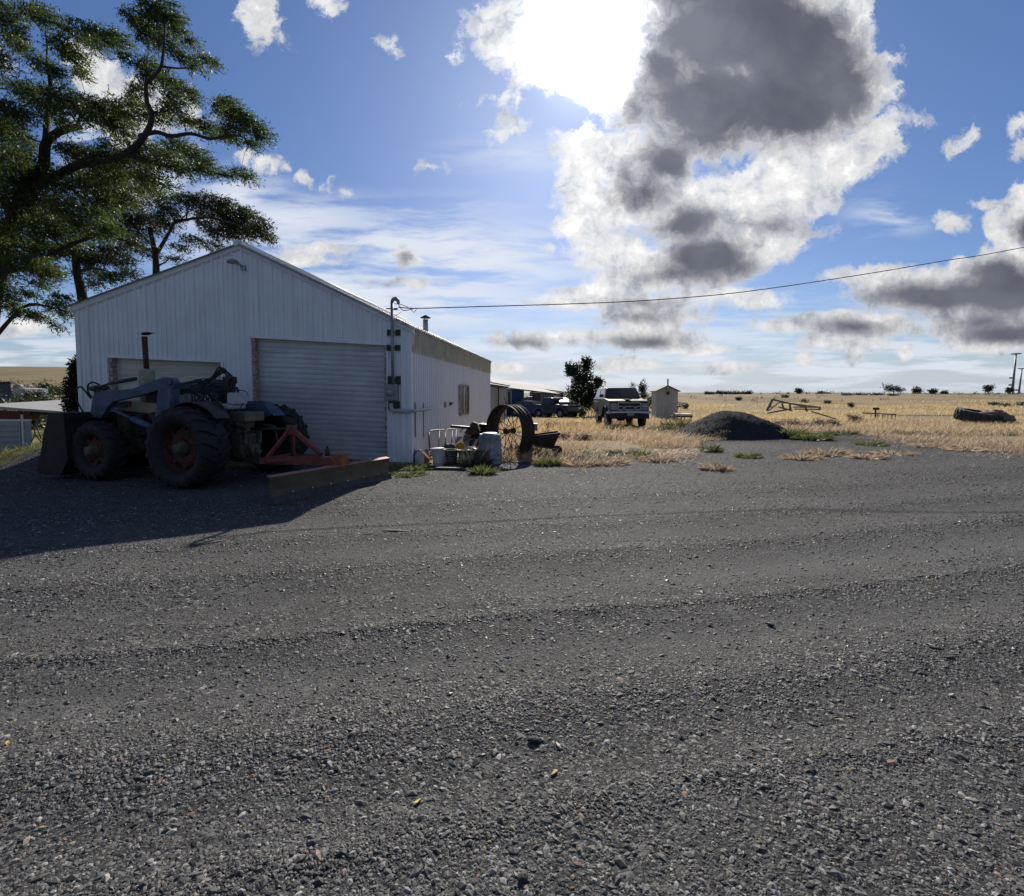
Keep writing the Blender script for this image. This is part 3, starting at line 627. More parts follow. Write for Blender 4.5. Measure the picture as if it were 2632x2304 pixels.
# electric service: mast, meter, conduit
ma, mz = fpx(1007, 1040); svc = thing('electric_service_mast', 'grey electric mast with round glass meter on the garage wall beside the tall door', 'electric mast', tuple(F(ma, 0.0, .1)))
am = fpx(1013, 980)[0]; zt = 1.55 + (CAM_Z and (P(1013, 772, 11.55).z - 1.55)); zt = P(1013, 778, 11.55).z
q = MB(); q.tube([F(am, fpx(1013, 992)[1], .11), F(am, zt, .11)], .033, 12); q.build('mast', PIPEM, svc, True)
q = MB(); arc = [F(am + .075 - .075 * math.cos(t), zt + .075 * math.sin(t) * 1.2, .11) for t in np.linspace(0, 3.5, 9)]
q.tube(arc, [.034, .036, .042, .046, .048, .046, .04, .034, .03], 10); q.build('weatherhead', METERM, svc, True)
q = MB()
for py in (856, 895, 978): 
    z = fpx(1013, py)[1]; q = MB(); q.bar(F(am - .055, z, .115), F(am + .055, z, .115), .03, .03); q.build('pipe_clamp', RODM, svc, True)
for px, py, h in ((1003, 856, .135), (1024, 856, .135), (1001, 895, .13), (1023, 895, .13), (1004, 978, .19), (1024, 978, .19), (1014, 1043, .19)):
    a_, z_ = fpx(px, py); q = MB(); q.box(F(a_, z_, .035), (.115 if py < 1000 else .27, .03, h)); q.build('mounting_board', DKB, svc, True)
a_, z_ = fpx(1010, 1009); q = MB(); q.box(F(a_, z_, .12), (.30, .15, .375)); mbx = q.build('meter_box', METERM, svc, True, bevel=.012)
R90 = Matrix.Rotation(rad(90), 4, 'X')
a_, z_ = fpx(1007, 1009); q = MB(); q.lathe([(.085, 0), (.085, .025), (.075, .03), (.074, .075), (.06, .10), (0.001, .108)], 24, Matrix.Translation(F(a_, z_, .195)) @ R90)
q.build('meter', mat('meter_glass', (.32,.33,.32), .12, .2, spec=.8), mbx, True)
a0_, z0_ = fpx(1008, 1036); a1_, z1_ = fpx(1009, 1056)
q = MB(); q.tube([F(a0_, z0_, .10), F(a0_, z1_+.06, .10), F(a0_+.03, z1_+.015, .10), F(a0_+.09, z1_, .10), F(a0_+.30, z1_-.005, .10), F(FW - .03, z1_-.012, .09)], [.05,.05,.05,.045,.058,.04], 12); q.build('conduit_elbow', PVC, svc, True)
q = MB(); q.tube([F(FW - .06, z1_-.012, .09), F(FW + .06, z1_-.008, .07), S(.15, z1_+.0, .09), S(1.2, z1_+.015, .085), S(1.65, z1_+.03, .06)], [.04,.038,.036,.036,.045], 12)
q.build('conduit', PVC, svc, True)
# overhead cable
cb = MB(); A = F(am + .15, zt - .10, .11)
pts_px = [(1067,793,11.9),(1150,791,12.2),(1286,787,12.6),(1480,781,13.2),(1671,772,13.8),(1900,752,14.5),(2186,711,15.3),(2420,672,16.0),(2632,636,16.6),(3300,500,18.5)]
def spline(ps, n):
    ps = [Vector(p) for p in ps]; out = []
    for i in range(len(ps) - 1):
        p0, p1, p2, p3 = ps[max(i-1, 0)], ps[i], ps[i+1], ps[min(i+2, len(ps)-1)]
        for t in np.linspace(0, 1, n, endpoint=False):
            out.append(0.5 * ((2*p1) + (p2-p0)*t + (2*p0-5*p1+4*p2-p3)*t*t + (3*p1-p0-3*p2+p3)*t*t*t))
    return out + [ps[-1]]
cp = spline([A] + [P(*q_) for q_ in pts_px], 24)
for ph in (0, 2.1, 4.2):
    cb.tube([p + Vector((0, math.cos(i * .9 + ph), math.sin(i * .9 + ph))) * .007 for i, p in enumerate(cp)], .0065, 5, smooth=True)
one(cb, 'overhead_cable', BLACK, 'twisted dark service cable sagging from the mast across the sky', 'cable')
lw = MB(); lw.tube(spline([F(am+.13, zt+.02, .11), F(am+.20, zt-.12, .12), F(am+.30, zt-.18, .15), P(1067,793,11.9)], 6), .009, 6)
lw.tube(spline([F(am+.05, zt-.02, .11), F(am+.25, zt-.05, .12), F(am+.42, zt-.14, .15), P(1064,803,11.8), P(1070,795,11.9)], 6), .007, 6)
lw.tube(spline([F(am-.14, zt-.13, .10), F(am+.02, zt-.13, .10)], 3), .012, 6); lw.tube(spline([F(am+.03, zt-.14, .10), F(am+.13, zt-.14, .12)], 3), .022, 6)
lw.tube(spline([F(am+.02, zt-.30, .1), F(am+.12, zt-.27, .12), F(am+.22, zt-.20, .13)], 4), .005, 5)
lw.build('lead_wire', BLACK, svc, True)

# ------------------------------------------------------------------ leaf and twig machinery
def branchy(root_pts, targets, r0, rt, jit=0.25, seed=1, sag=0.0):
    """limbs from a list of polylines, then every target joins the nearest node; returns a list of (points, radii)."""
    rr = random.Random(seed); out = []; nodes = []
    for pl, ra, rb in root_pts:
        sp = spline(pl, 5) if len(pl) > 2 else [Vector(p) for p in pl]
        rs = [ra + (rb - ra) * i / (len(sp) - 1) for i in range(len(sp))]; out.append((sp, rs))
        nodes += [(p, r) for p, r in zip(sp, rs)]
    base = Vector(root_pts[0][0][0])
    for tg in sorted(targets, key=lambda t: (Vector(t) - base).length):
        tg = Vector(tg); best = min(nodes, key=lambda n: (n[0] - tg).length + 0.25 * (n[0] - base).length * (0 if (n[0]-base).length < (tg-base).length else 3))
        p0, r_ = best; d = tg - p0; L = d.length
        if L < 0.05: continue
        ra = min(r_ * 0.75, max(rt, 0.02 * L + rt)); n_ = max(3, int(L / 0.35)); pts = []
        off = Vector((rr.uniform(-1, 1), rr.uniform(-1, 1), rr.uniform(-.3, 1))) * L * jit
        for i in range(n_ + 1):
            t = i / n_; pts.append(p0 + d * t + off * math.sin(t * math.pi) * .5 + Vector((rr.uniform(-1, 1), rr.uniform(-1, 1), rr.uniform(-1, 1))) * .04 * L * math.sin(t * math.pi) + Vector((0, 0, -sag * L * t * t)))
        rs = [ra + (rt * .6 - ra) * i / n_ for i in range(n_ + 1)]
        out.append((pts, rs)); nodes += [(p, r) for p, r in zip(pts[1:], rs[1:])]
    return out
def limbs_mesh(lst, n=7):
    mb = MB()
    for pts, rs in lst: mb.tube(pts, rs, n if max(rs) > .04 else 4, caps=False)
    return mb
def leaves(cl, per, L, Wd, wind=(0.75, 0.1, -0.42), spread=0.7, seed=3, sub_=9, quad=True):
    """cl: array of (x,y,z,rx,ry,rz,count factor). Leaves hang on small sprays inside each cluster; returns quads."""
    r = np.random.default_rng(seed); C, S_, K = [], [], []
    for x, y, z, rx, ry, rz, k in cl:
        n = max(4, int(per * k)); ns = max(2, n // sub_)
        d = r.normal(0, 1, (ns, 3)); d /= np.linalg.norm(d, axis=1)[:, None]; d *= r.uniform(0.15, 1, (ns, 1)) ** 0.55
        c = np.array([x, y, z]) + d * np.array([rx, ry, rz])
        ax = d * np.array([1, 1, 0.6]) + np.array(wind) + r.normal(0, .35, (ns, 3)); ax /= np.linalg.norm(ax, axis=1)[:, None]
        t = np.linspace(-0.5, 0.5, sub_)
        sp = L * sub_ * 0.42
        pc = c[:, None] + ax[:, None] * (t[None, :, None] * sp) + r.normal(0, L * .22, (ns, sub_, 3))
        C.append(pc.reshape(-1, 3)); S_.append(np.repeat(ax, sub_, 0))
    C = np.concatenate(C); A = np.concatenate(S_); n = len(C)
    d = A * 0.7 + r.normal(0, spread * .6, (n, 3)); d /= np.linalg.norm(d, axis=1)[:, None]
    s = np.cross(d, r.normal(0, 1, (n, 3)) + np.array([0, 0, 0.8])); s /= np.linalg.norm(s, axis=1)[:, None] + 1e-9
    l = L * r.uniform(.6, 1.35, n)[:, None]; w = Wd * r.uniform(.6, 1.3, n)[:, None]
    V = np.stack([C - d*l*.5, C + s*w*.5 - d*l*.05, C + d*l*.5, C - s*w*.5 - d*l*.05], 1).reshape(-1, 3)
    return V, np.arange(n * 4).reshape(-1, 4)
BARK = mat('dark_bark', (0.032,0.026,0.023), 0.9, var=0.3, scale=9, bump=0.7, bscale=22)
LEAF = leaf_mat('locust_leaf', (0.020,0.032,0.012), (0.044,0.064,0.021), 0.40, (0.08,0.115,0.018))
LEAF2 = leaf_mat('locust_leaf_dark', (0.018,0.027,0.013), (0.040,0.052,0.02), 0.34)
PINE = leaf_mat('juniper_needle', (0.012,0.022,0.012), (0.035,0.048,0.022), 0.12)
cs = lambda lst: [(x * .5022, y * .5022, rx * .5022, ry * .5022) for x, y, rx, ry in lst]
tA = cs([(230,90,70,50),(60,130,60,55),(150,60,60,30),(40,50,50,26),(60,200,60,34),(110,250,50,30),(400,160,80,40),(330,240,80,44),(520,180,70,34),(600,210,60,38),(640,290,36,26),(470,230,60,34),
 (380,300,60,40),(220,340,70,38),(420,380,36,34),(300,380,40,26),(760,60,66,50),(850,60,66,50),(820,140,80,50),(900,130,50,46),(760,200,56,36),(850,240,66,34),(980,230,46,22),(660,80,36,24),(720,130,50,36),
 (950,310,56,26),(1050,320,56,22),(1100,330,26,18),(1000,350,36,14),(760,350,60,46),(770,400,56,44),(850,410,60,36),(930,470,64,36),(900,520,56,36),(990,500,36,30),(860,560,56,34),(800,600,80,36),(700,480,50,50),
 (100,460,70,36),(200,490,100,50),(320,510,100,44),(420,540,90,44),(60,560,70,40),(120,600,70,34),(260,570,80,40),(530,560,76,46),(640,560,86,56),(620,650,86,56),(560,620,66,36),
 (60,650,60,50),(340,640,46,34),(450,610,60,34),(960,620,56,30),(1050,650,66,32),(1150,560,60,44),(1210,590,66,46),(1280,640,66,36),(1340,690,46,44),(1200,680,76,40),(1130,700,56,24),(1290,740,46,20),(1170,530,46,26),
 (900,760,80,44),(1000,800,76,40),(1060,860,66,32),(960,870,76,28),(1150,900,56,16),(1230,890,50,24),(1280,915,40,18),(860,830,80,44),(760,780,96,52),(700,850,110,54),(600,780,96,52),(520,830,96,46),(430,800,86,50),(350,770,66,34),
 (100,740,96,52),(40,800,80,54),(160,850,70,44),(60,900,100,60),(200,940,120,64),(330,920,110,60),(450,930,100,54),(560,900,90,60),(680,930,106,54),(800,930,86,44),
 (100,1030,130,70),(250,1060,120,70),(380,1080,110,60),(500,1060,80,70),(540,1000,50,80),(620,1010,80,54),(80,1150,120,70),(220,1180,120,60),(350,1180,106,54),(480,1170,90,54),(560,1190,56,50),
 (100,1270,106,54),(230,1280,96,44),(200,1370,86,54),(120,1350,96,44),(260,1400,56,44),(330,1280,76,34),(30,1420,60,34),(60,1490,66,22),(160,1510,46,18),(200,1460,46,24),(40,1580,56,22),(130,1610,66,22),(200,1620,56,22),
 (290,1570,56,32),(340,1610,46,22),(320,1530,46,22),(290,1672,36,14),(60,1540,46,18),(-60,300,90,80),(-80,600,100,120),(-80,900,110,120),(-80,1200,110,110),(-60,1500,80,50)])
tB = cs([(420,1290,76,42),(450,1395,76,24),(560,1420,86,26),(520,1330,86,34),(620,1330,66,34),(480,1460,56,16),(660,1400,56,24),(560,1280,76,34),(650,1240,56,44),(440,1340,50,30)])
tC = cs([(680,1080,96,54),(640,1160,76,54),(760,1150,86,54),(850,1040,76,44),(860,1120,66,54),(950,1020,66,26),(1000,1060,56,34),(1060,1030,76,32),(1130,1080,86,44),(1060,1140,66,44),(1200,1110,86,44),(1280,1130,66,44),
 (1340,1170,56,44),(1220,1180,76,44),(1380,1220,30,26),(1130,1200,76,32),(1180,1160,56,34),(1080,1260,66,20),(980,1230,56,20),(1300,1200,56,30),(760,1000,66,34),(930,1270,56,16),(900,1330,56,12),(1160,1040,46,24),(1250,1080,46,20),(700,1240,70,34),(760,1300,50,24)])
def make_tree(name, tl, Y0, Yv, trunk, lim, label, m, per, L, Wd, seed, group=None, rt=.012):
    rr = random.Random(seed); base = Vector(trunk[0]); root = thing(name, label, 'tree', tuple(base), 0, group)
    cl, tg, tw = [], [], []
    for x, y, rx, ry in tl:
        Y = Y0 + rr.uniform(-1, 1) * Yv; p = P(x, y, Y); sx = rx / FPX * Y; sz_ = ry / FPX * Y
        cl.append((p.x, p.y, p.z, sx * 1.1, max(sx, sz_) * 1.0, sz_ * 1.2, (sx * sz_) / 0.12)); tg.append(p - Vector((0, 0, sz_ * .3)))
        for _ in range(4): tw.append(p + Vector((rr.uniform(-1, 1) * sx, rr.uniform(-1, 1) * sx, rr.uniform(-1, 1) * sz_)))
    lst = branchy([(trunk, lim[0], lim[1])] + lim[2], tg, .1, rt, seed=seed)
    lst += branchy([(a_, b_[0], b_[-1]) for a_, b_ in [(p_[-2:], r_[-2:]) for p_, r_ in lst]] , tw, .1, .0045, seed=seed + 1)
    limbs_mesh(lst).build('trunk', BARK, root, True)
    V, Fc = leaves(cl, per, L, Wd, seed=seed); V = V - np.array(base)[None]
    mesh_np('crown', V, Fc, m, root); return root
big = [P(-60, 1120, 15.4), P(-40, 900, 15.3), P(-10, 700, 15.2), P(40, 560, 15.0), P(70, 480, 14.9)]
big[0].z = -1.3
lim = [([P(70,480,14.9), P(110,430,14.8), P(118,370,14.7), P(150,340,14.5), P(205,325,14.3)], .16, .08),
       ([P(118,370,14.7), P(122,300,15.1), P(130,220,15.3), P(120,160,15.4)], .10, .04),
       ([P(70,480,14.9), P(130,462,14.7), P(200,425,14.5), P(270,418,14.3), P(330,392,14.0), P(372,350,13.7), P(392,300,13.6), P(378,262,13.5), P(375,215,13.4)], .13, .045),
       ([P(360,350,13.8), P(400,340,13.6), P(440,350,13.4), P(490,344,13.2), P(540,357,13.1), P(580,350,13.0), P(620,350,12.9)], .065, .02),
       ([P(375,215,13.4), P(410,180,13.4), P(420,130,13.5), P(425,60,13.6)], .05, .02),
       ([P(330,400,14.0), P(420,425,13.8), P(520,440,13.6), P(600,455,13.5)], .07, .02),
       ([P(-10,700,15.2), P(90,680,15.0), P(160,640,14.8), P(260,600,14.6)], .12, .04),
       ([P(-40,900,15.3), P(60,790,15.0), P(130,790,14.9)], .07, .02), ([P(40,560,15.0), P(-40,420,15.6), P(-60,200,16)], .14, .05)]
make_tree('locust_tree', tA, 14.6, 1.5, big, (.30, .19, lim), 'big locust tree with wind-blown dark crown spreading above the left end of the garage', LEAF, 1550, .10, .027, 5)
bB = [P(232, 1120, 17.5), P(226, 900, 17.5), P(212, 770, 17.5), P(198, 700, 17.5), P(190, 620, 17.5)]; bB[0].z = -1.3
make_tree('locust_tree', tB, 17.5, 1.2, bB, (.20, .10, [([P(196,700,17.5), P(240,690,17), P(300,705,16.6)], .05, .02), ([P(190,620,17.5), P(240,600,17.2), P(300,620,16.8)], .06, .02)]),
          'smaller locust rising just behind the left corner of the garage roof', LEAF2, 1250, .11, .031, 11)
bC = [P(402, 1100, 27.5), P(402, 800, 27.5), P(402, 700, 27.5), P(398, 650, 27.5), P(385, 585, 27.5)]; bC[0].z = -1.0
make_tree('locust_tree', tC, 27.5, 1.8, bC, (.26, .10, [([P(398,660,27.5), P(425,615,27.2), P(450,570,27)], .12, .05), ([P(450,570,27), P(540,560,26.5), P(640,590,26.2)], .08, .03), ([P(402,640,27.5), P(360,600,28), P(330,560,28)], .08, .03)]),
          'rounded locust seen over the roof slope between the big tree and the gable peak', LEAF2, 560, .155, .045, 17, rt=.016)
# ------------------------------------------------------------------ farm tractor with front loader
BLUE = mat('faded_blue_paint', (0.060,0.100,0.165), 0.6, 0.1, 0.3, 4, col2=(0.17,0.14,0.17), thr=(0.50, 0.68), bump=0.1)
BEIGE = mat('dull_beige_paint', (0.34,0.31,0.22), 0.6, 0.1, 0.15, 5, col2=(0.16,0.13,0.09), thr=(0.6, 0.75))
OLIVE = mat('grimy_cast_iron', (0.13,0.125,0.085), 0.75, 0.2, 0.3, 9, col2=(0.035,0.03,0.025), thr=(0.5, 0.62), bump=0.3)
RUSTR = mat('rusty_red_paint', (0.25,0.065,0.05), 0.7, 0.05, 0.25, 8, col2=(0.16,0.055,0.04), thr=(0.5, 0.7), bump=0.2)
RIMR = mat('rusty_orange_rim', (0.12,0.038,0.024), 0.9, 0.1, 0.35, 10, col2=(0.035,0.022,0.02), thr=(0.46, 0.60), bump=0.3)
STEEL = mat('worn_dark_steel', (0.06,0.055,0.055), 0.55, 0.5, 0.3, 7, col2=(0.11,0.06,0.045), thr=(0.55, 0.72))
RUST = mat('deep_rust', (0.085,0.045,0.032), 0.85, 0.1, 0.35, 9, col2=(0.035,0.025,0.022), thr=(0.5, 0.68), bump=0.4)
CHROME = mat('dull_chrome', (0.60,0.60,0.60), 0.25, 0.9, 0.06, 8)
GREYW = mat('chalky_grey_paint', (0.46,0.48,0.50), 0.6, 0.0, 0.2, 8, col2=(0.2,0.18,0.17), thr=(0.58, 0.7))
Ym = Matrix.Rotation(rad(-90), 4, 'X')                   # lathe axis z -> +y
def ag_wheel(parent, c, R, w, rr, side, name, nl=18, rim=RIMR):
    wh = sub(name, parent); wh.location = c; h = w / 2
    t = MB(); M_ = Ym
    prof = [(rr, -h*.72), (rr+.03, -h*.86), (rr+(R-rr)*.45, -h*1.0), (R-.085, -h*.97), (R-.045, -h*.75), (R-.03, 0), (R-.045, h*.75), (R-.085, h*.97), (rr+(R-rr)*.45, h*1.0), (rr+.03, h*.86), (rr, h*.72), (rr-.03, h*.55), (rr-.03, -h*.55)]
    t.lathe(prof, 48, M_, closed=True)
    for s_ in (-1, 1):
        for i in range(nl):
            a0 = 2 * math.pi * (i + (0.5 if s_ > 0 else 0)) / nl; pts = []
            for q, (yy_, da, r_) in enumerate(((0.02, 0.16, R), (h*.55, 0.05, R), (h*.96, -.03, R-.035), (h*1.03, -.05, R-.11))):
                for dq in (-.045, .045):
                    for up in (0, 1):
                        rad_ = r_ if up else r_ - .05; a_ = a0 + da + dq * (1 if up == 0 else .8) / R * .8
                        pts.append(Vector((rad_ * math.cos(a_), s_ * yy_, rad_ * math.sin(a_))))
            fcs = []
            for q in range(3):
                b = q * 4; n_ = b + 4; fcs += [(b+1, b+3, n_+3, n_+1), (b, b+1, n_+1, n_), (b+3, b+2, n_+2, n_+3)]
            fcs += [(0, 2, 3, 1), (12, 13, 15, 14)]; t.add(pts, fcs)
    t.build('tyre', BLACK, wh)
    r_ = MB(); o = side * h * .62
    r_.lathe([(rr+.005, -h*.70), (rr+.03, -h*.78), (rr+.03, -h*.72), (rr-.015, -h*.5), (rr-.03, 0), (rr-.015, h*.5), (rr+.03, h*.72), (rr+.03, h*.78), (rr+.005, h*.70), (rr-.045, h*.48), (rr-.055, 0), (rr-.045, -h*.48)], 40, M_, closed=True)
    dz = side * h * .10; D = rr - .05
    r_.lathe([(D, dz), (D*.72, dz + side*.06), (D*.42, dz + side*.07), (D*.34, dz + side*.02), (.001, dz + side*.02)], 40, M_)
    for k in range(8):
        a_ = k * math.pi / 4; r_.box((D*.86*math.cos(a_), dz + side*.03, D*.86*math.sin(a_)), (.07, .05, .07), Matrix.Rotation(-a_, 3, 'Y'))
    r_.build('rim', rim, wh)
    hb = MB(); hb.lathe([(.13, dz + side*.02), (.13, dz + side*.10), (.09, dz + side*.13), (.085, dz + side*.2), (.001, dz + side*.2)], 16, M_)
    for k in range(8): a_ = k * math.pi / 4 + .2; hb.box((.105*math.cos(a_), dz + side*.115, .105*math.sin(a_)), (.025, .03, .025))
    hb.build('hub', OLIVE, wh); return wh
tr = thing('tractor', 'blue and beige loader tractor with big lugged tyres parked in the garage shadow', 'tractor', (-5.24, 9.31, 0.0), rad(163))
ag_wheel(tr, (0, .82, .68), .695, .54, .42, 1, 'rear_wheel'); ag_wheel(tr, (-.04, -1.10, .70), .695, .54, .42, -1, 'rear_wheel')
ag_wheel(tr, (2.13, .80, .56), .54, .34, .30, 1, 'front_wheel', 16); ag_wheel(tr, (2.13, -.80, .56), .54, .34, .30, -1, 'front_wheel', 16)
q = MB(); q.box((2.13, 0, .50), (.16, 1.3, .14)); q.box((2.13, 0, .62), (.35, .35, .25)); q.build('front_axle', OLIVE, tr, bevel=.02)
q = MB(); q.lathe([(.10, -.72), (.13, -.6), (.17, -.3), (.24, -.2), (.24, .2), (.17, .3), (.13, .6), (.10, .72)], 16, Matrix.Translation((0, 0, .68)) @ Ym); q.build('rear_axle', OLIVE, tr)
q = MB(); q.box((.95, 0, .72), (1.5, .34, .42)); q.box((1.55, 0, .98), (1.1, .30, .36)); q.box((1.3, .19, .85), (.7, .06, .22)); q.box((2.35, 0, .92), (.30, .42, .55))
for k in range(4): q.tube([(1.2 + .17*k, .16, 1.1), (1.2 + .17*k, .24, 1.12), (1.15 + .17*k, .27, 1.0)], .028, 8)
q.tube([(1.05, .2, .6), (1.5, .28, .55), (1.9, .25, .6)], .03, 8); q.build('engine', OLIVE, tr, bevel=.015)
q = MB(); q.prism([(1.22,1.18),(2.44,1.27),(2.46,1.47),(1.22,1.40)], lambda p, z, t: Vector((p, t, z)), -.25, .25); q.build('hood', BEIGE, tr, bevel=.03)
q = MB(); q.box((2.16, .256, 1.40), (.24, .006, .10)); q.build('hood_badge_plate', RUSTR, tr)
q = MB(); q.box((1.42, 0, 1.56), (.66, .40, .24)); q.box((1.10, 0, 1.60), (.14, .44, .34)); q.tube([(1.25,.1,1.66),(1.5,.12,1.74),(1.8,.1,1.62)], .025, 8); q.build('battery_box', STEEL, tr, bevel=.015)
q = MB(); q.lathe([(.10, 1.42), (.135, 1.50), (.135, 2.02), (.09, 2.07), (.05, 2.08)], 20, Matrix.Translation((1.95, 0, 0))); mf = q.build('muffler', BEIGE, tr)
q = MB(); q.tube([(1.95, 0, 2.05), (1.965, 0, 2.35), (1.975, 0, 2.70)], .048, 14); q.build('exhaust_pipe', RUST, mf)
q = MB(); q.lathe([(.085, 0), (.085, .02)], 16, Matrix.Translation((1.92, 0, 2.745)) @ Matrix.Rotation(rad(12), 4, 'Y')); q.box((1.80, 0, 2.76), (.16, .03, .015)); q.build('rain_flap', STEEL, mf)
# loader
armp = [(2.49,1.70),(2.66,1.16),(2.36,1.13),(2.16,1.36),(2.02,1.45),(1.5,1.53),(.86,1.66),(.55,1.68),(.50,1.78),(.56,1.87),(.80,1.88),(1.55,1.68),(1.95,1.65),(2.3,1.66)]
mastp = [(.86,1.70),(.93,1.30),(.99,1.14),(.93,1.02),(.80,.98),(.66,1.10),(.60,1.35),(.56,1.70)]
for s_ in (1, -1):
    q = MB(); q.prism(armp, lambda p, z, t: Vector((p, t, z)), s_*.50, s_*.60)
    q.lathe([(.05, -.08), (.05, .08)], 12, Matrix.Translation((.62, s_*.55, 1.79)) @ Ym); q.build('loader_arm', BLUE, tr, bevel=.008)
    q = MB(); q.prism(mastp, lambda p, z, t: Vector((p, t, z)), s_*.46, s_*.64); q.prism([(.9,1.1),(.98,.55),(.70,.55),(.70,1.1)], lambda p, z, t: Vector((p, t, z)), s_*.30, s_*.44)
    q.box((.84, s_*.38, 1.05), (.2, .3, .12)); q.build('loader_mast', BLUE, tr, bevel=.008)
    q = MB(); q.tube([(.98, s_*.55, .93), (1.62, s_*.55, 1.13)], .055, 12); q.tube([(1.62, s_*.55, 1.13), (2.12, s_*.55, 1.30)], .028, 10); q.box((.98, s_*.55, .93), (.12, .08, .12)); q.build('lift_cylinder', BLUE, tr)
    q = MB(); q.tube([(1.35, s_*.66, 1.86), (2.0, s_*.66, 1.78)], .032, 10); q.tube([(2.0, s_*.66, 1.78), (2.44, s_*.66, 1.68)], .018, 8); q.build('tilt_cylinder', STEEL, tr)
q = MB(); q.prism([(2.30,1.68),(2.35,1.75),(2.58,1.71),(2.52,1.64)], lambda p, z, t: Vector((p, t, z)), .44, .66); q.build('bucket_link', STEEL, tr)
q = MB(); q.bar((2.2, -.5, 1.38), (2.2, .5, 1.38), .10, .10); q.build('loader_crossbar', BLUE, tr); q = MB(); q.bar((.72, -.46, 1.72), (.72, .46, 1.72), .09, .09); q.build('loader_crossbar', BLUE, tr)
q = MB(); outl = [(2.62,1.24),(3.02,1.25),(3.14,.86),(3.40,.17),(3.34,.11),(2.78,.10),(2.56,.42)]
q.prism(outl, lambda p, z, t: Vector((p, t, z)), 1.02, 1.05); q.prism(outl, lambda p, z, t: Vector((p, t, z)), -1.05, -1.02)
sh = [(3.02,1.25),(2.62,1.24),(2.56,.42),(2.78,.10),(3.34,.11)]; ins = [(3.02,1.22),(2.65,1.21),(2.59,.43),(2.80,.13),(3.34,.14)]
for i in range(4): q.hexa([Vector((*sh[i], 0)).xzy + Vector((0,-1.02,0)), Vector((*sh[i+1], 0)).xzy + Vector((0,-1.02,0)), Vector((*sh[i+1], 0)).xzy + Vector((0,1.02,0)), Vector((*sh[i], 0)).xzy + Vector((0,1.02,0)),
    Vector((*ins[i], 0)).xzy + Vector((0,-1.02,0)), Vector((*ins[i+1], 0)).xzy + Vector((0,-1.02,0)), Vector((*ins[i+1], 0)).xzy + Vector((0,1.02,0)), Vector((*ins[i], 0)).xzy + Vector((0,1.02,0))])
for yb_ in (-.75, -.25, .25, .75): q.bar((2.57, yb_, .45), (2.60, yb_, 1.2), .05, .05)
q.bar((2.60, -1.0, 1.16), (2.60, 1.0, 1.16), .07, .07); q.build('bucket', mat('black_bucket_steel', (.022,.021,.022), .7, .2, .3, 4, col2=(.045,.03,.025), thr=(.5,.7)), tr)
# hoses
def hose(ps, r=.014, n=8): m_ = MB(); m_.tube(spline(ps, 8), r, n); return m_
hose([(2.56,.62,1.50),(2.62,.66,1.62),(2.72,.68,1.72),(2.88,.66,1.66),(2.95,.62,1.5),(2.86,.6,1.3),(2.78,.6,1.22)], .015).build('hose', BLACK, tr)
hose([(2.56,.60,1.52),(2.60,.64,1.64),(2.55,.66,1.76),(2.42,.66,1.80),(2.30,.64,1.76)], .015).build('hose', BLACK, tr)
for i in range(7):
    o = random.uniform(-.1, .1); hose([(1.2, -.42+o*.5, 1.74+i*.012), (.9, -.5, 1.86+i*.01), (.72+o, -.52, 2.0 + .02*i), (.52+o, -.5, 1.98-.01*i), (.40+o, -.46, 1.78), (.46, -.40, 1.5)], .014).build('hose', BLACK, tr)
for i in range(4):
    hose([(1.3, .48, 1.66-.03*i), (.8, .47, 1.62-.02*i), (.35, .2, 1.60+.02*i), (.05, -.1, 1.66), (-.05, -.2, 1.5)], .013).build('hose', BLACK, tr)
q = MB(); q.box((.50, -.48, 1.60), (.20, .26, .42)); q.box((.44, -.50, 1.86), (.16, .22, .14)); q.build('control_valve', STEEL, tr, bevel=.02)
q = MB(); q.tube(spline([(.36,-.4,1.82),(.28,-.4,1.95)], 2), .012, 6); q.build('lever', STEEL, tr)
q = MB(); q.tube([(.38,-.4,1.70),(.16,-.4,1.70),(.14,-.4,1.66),(.18,-.4,1.42)], .024, 8); q.build('hand_rail', STEEL, tr)
for i in range(9):
    x0 = random.uniform(.2, .9); hose([(x0, random.uniform(-.4, .4), 1.45), (x0 - .15, random.uniform(-.4, .4), random.uniform(1.6, 1.9)), (x0 - .4, random.uniform(-.4, .4), random.uniform(1.5, 1.8)), (x0 - .6, random.uniform(-.3, .3), 1.2)], random.uniform(.006, .013)).build('hose', BLACK, tr)
for i in range(5):
    x0 = random.uniform(1.1, 2.2); hose([(x0, .27, 1.15), (x0 - .1, .33, 1.0), (x0 - .3, .32, .8), (x0 - .35, .25, .6)], .011).build('hose', BLACK, tr)
for yy_, zz_, hh_ in ((.12, 1.52, .34), (.18, 1.50, .28), (-.12, 1.52, .30)):
    q = MB(); q.tube([(.62, yy_, 1.35), (.60, yy_ + .02, zz_ + hh_ * .8)], .009, 6); q.lathe([(.001, -.02), (.02, 0), (.001, .02)], 8, Matrix.Translation((.60, yy_ + .02, zz_ + hh_ * .8 + .01))); q.build('lever', STEEL, tr)
q = MB(); q.box((1.0, .30, 1.28), (.35, .10, .22)); q.build('fuel_filter', STEEL, tr, bevel=.015); q = MB(); q.box((1.75, .30, 1.08), (.16, .10, .26)); q.build('starter_motor', STEEL, tr, bevel=.015); q = MB(); q.lathe([(.07, 0), (.07, .2), (.03, .23)], 12, Matrix.Translation((1.42, .30, 1.02))); q.build('oil_filter', STEEL, tr)
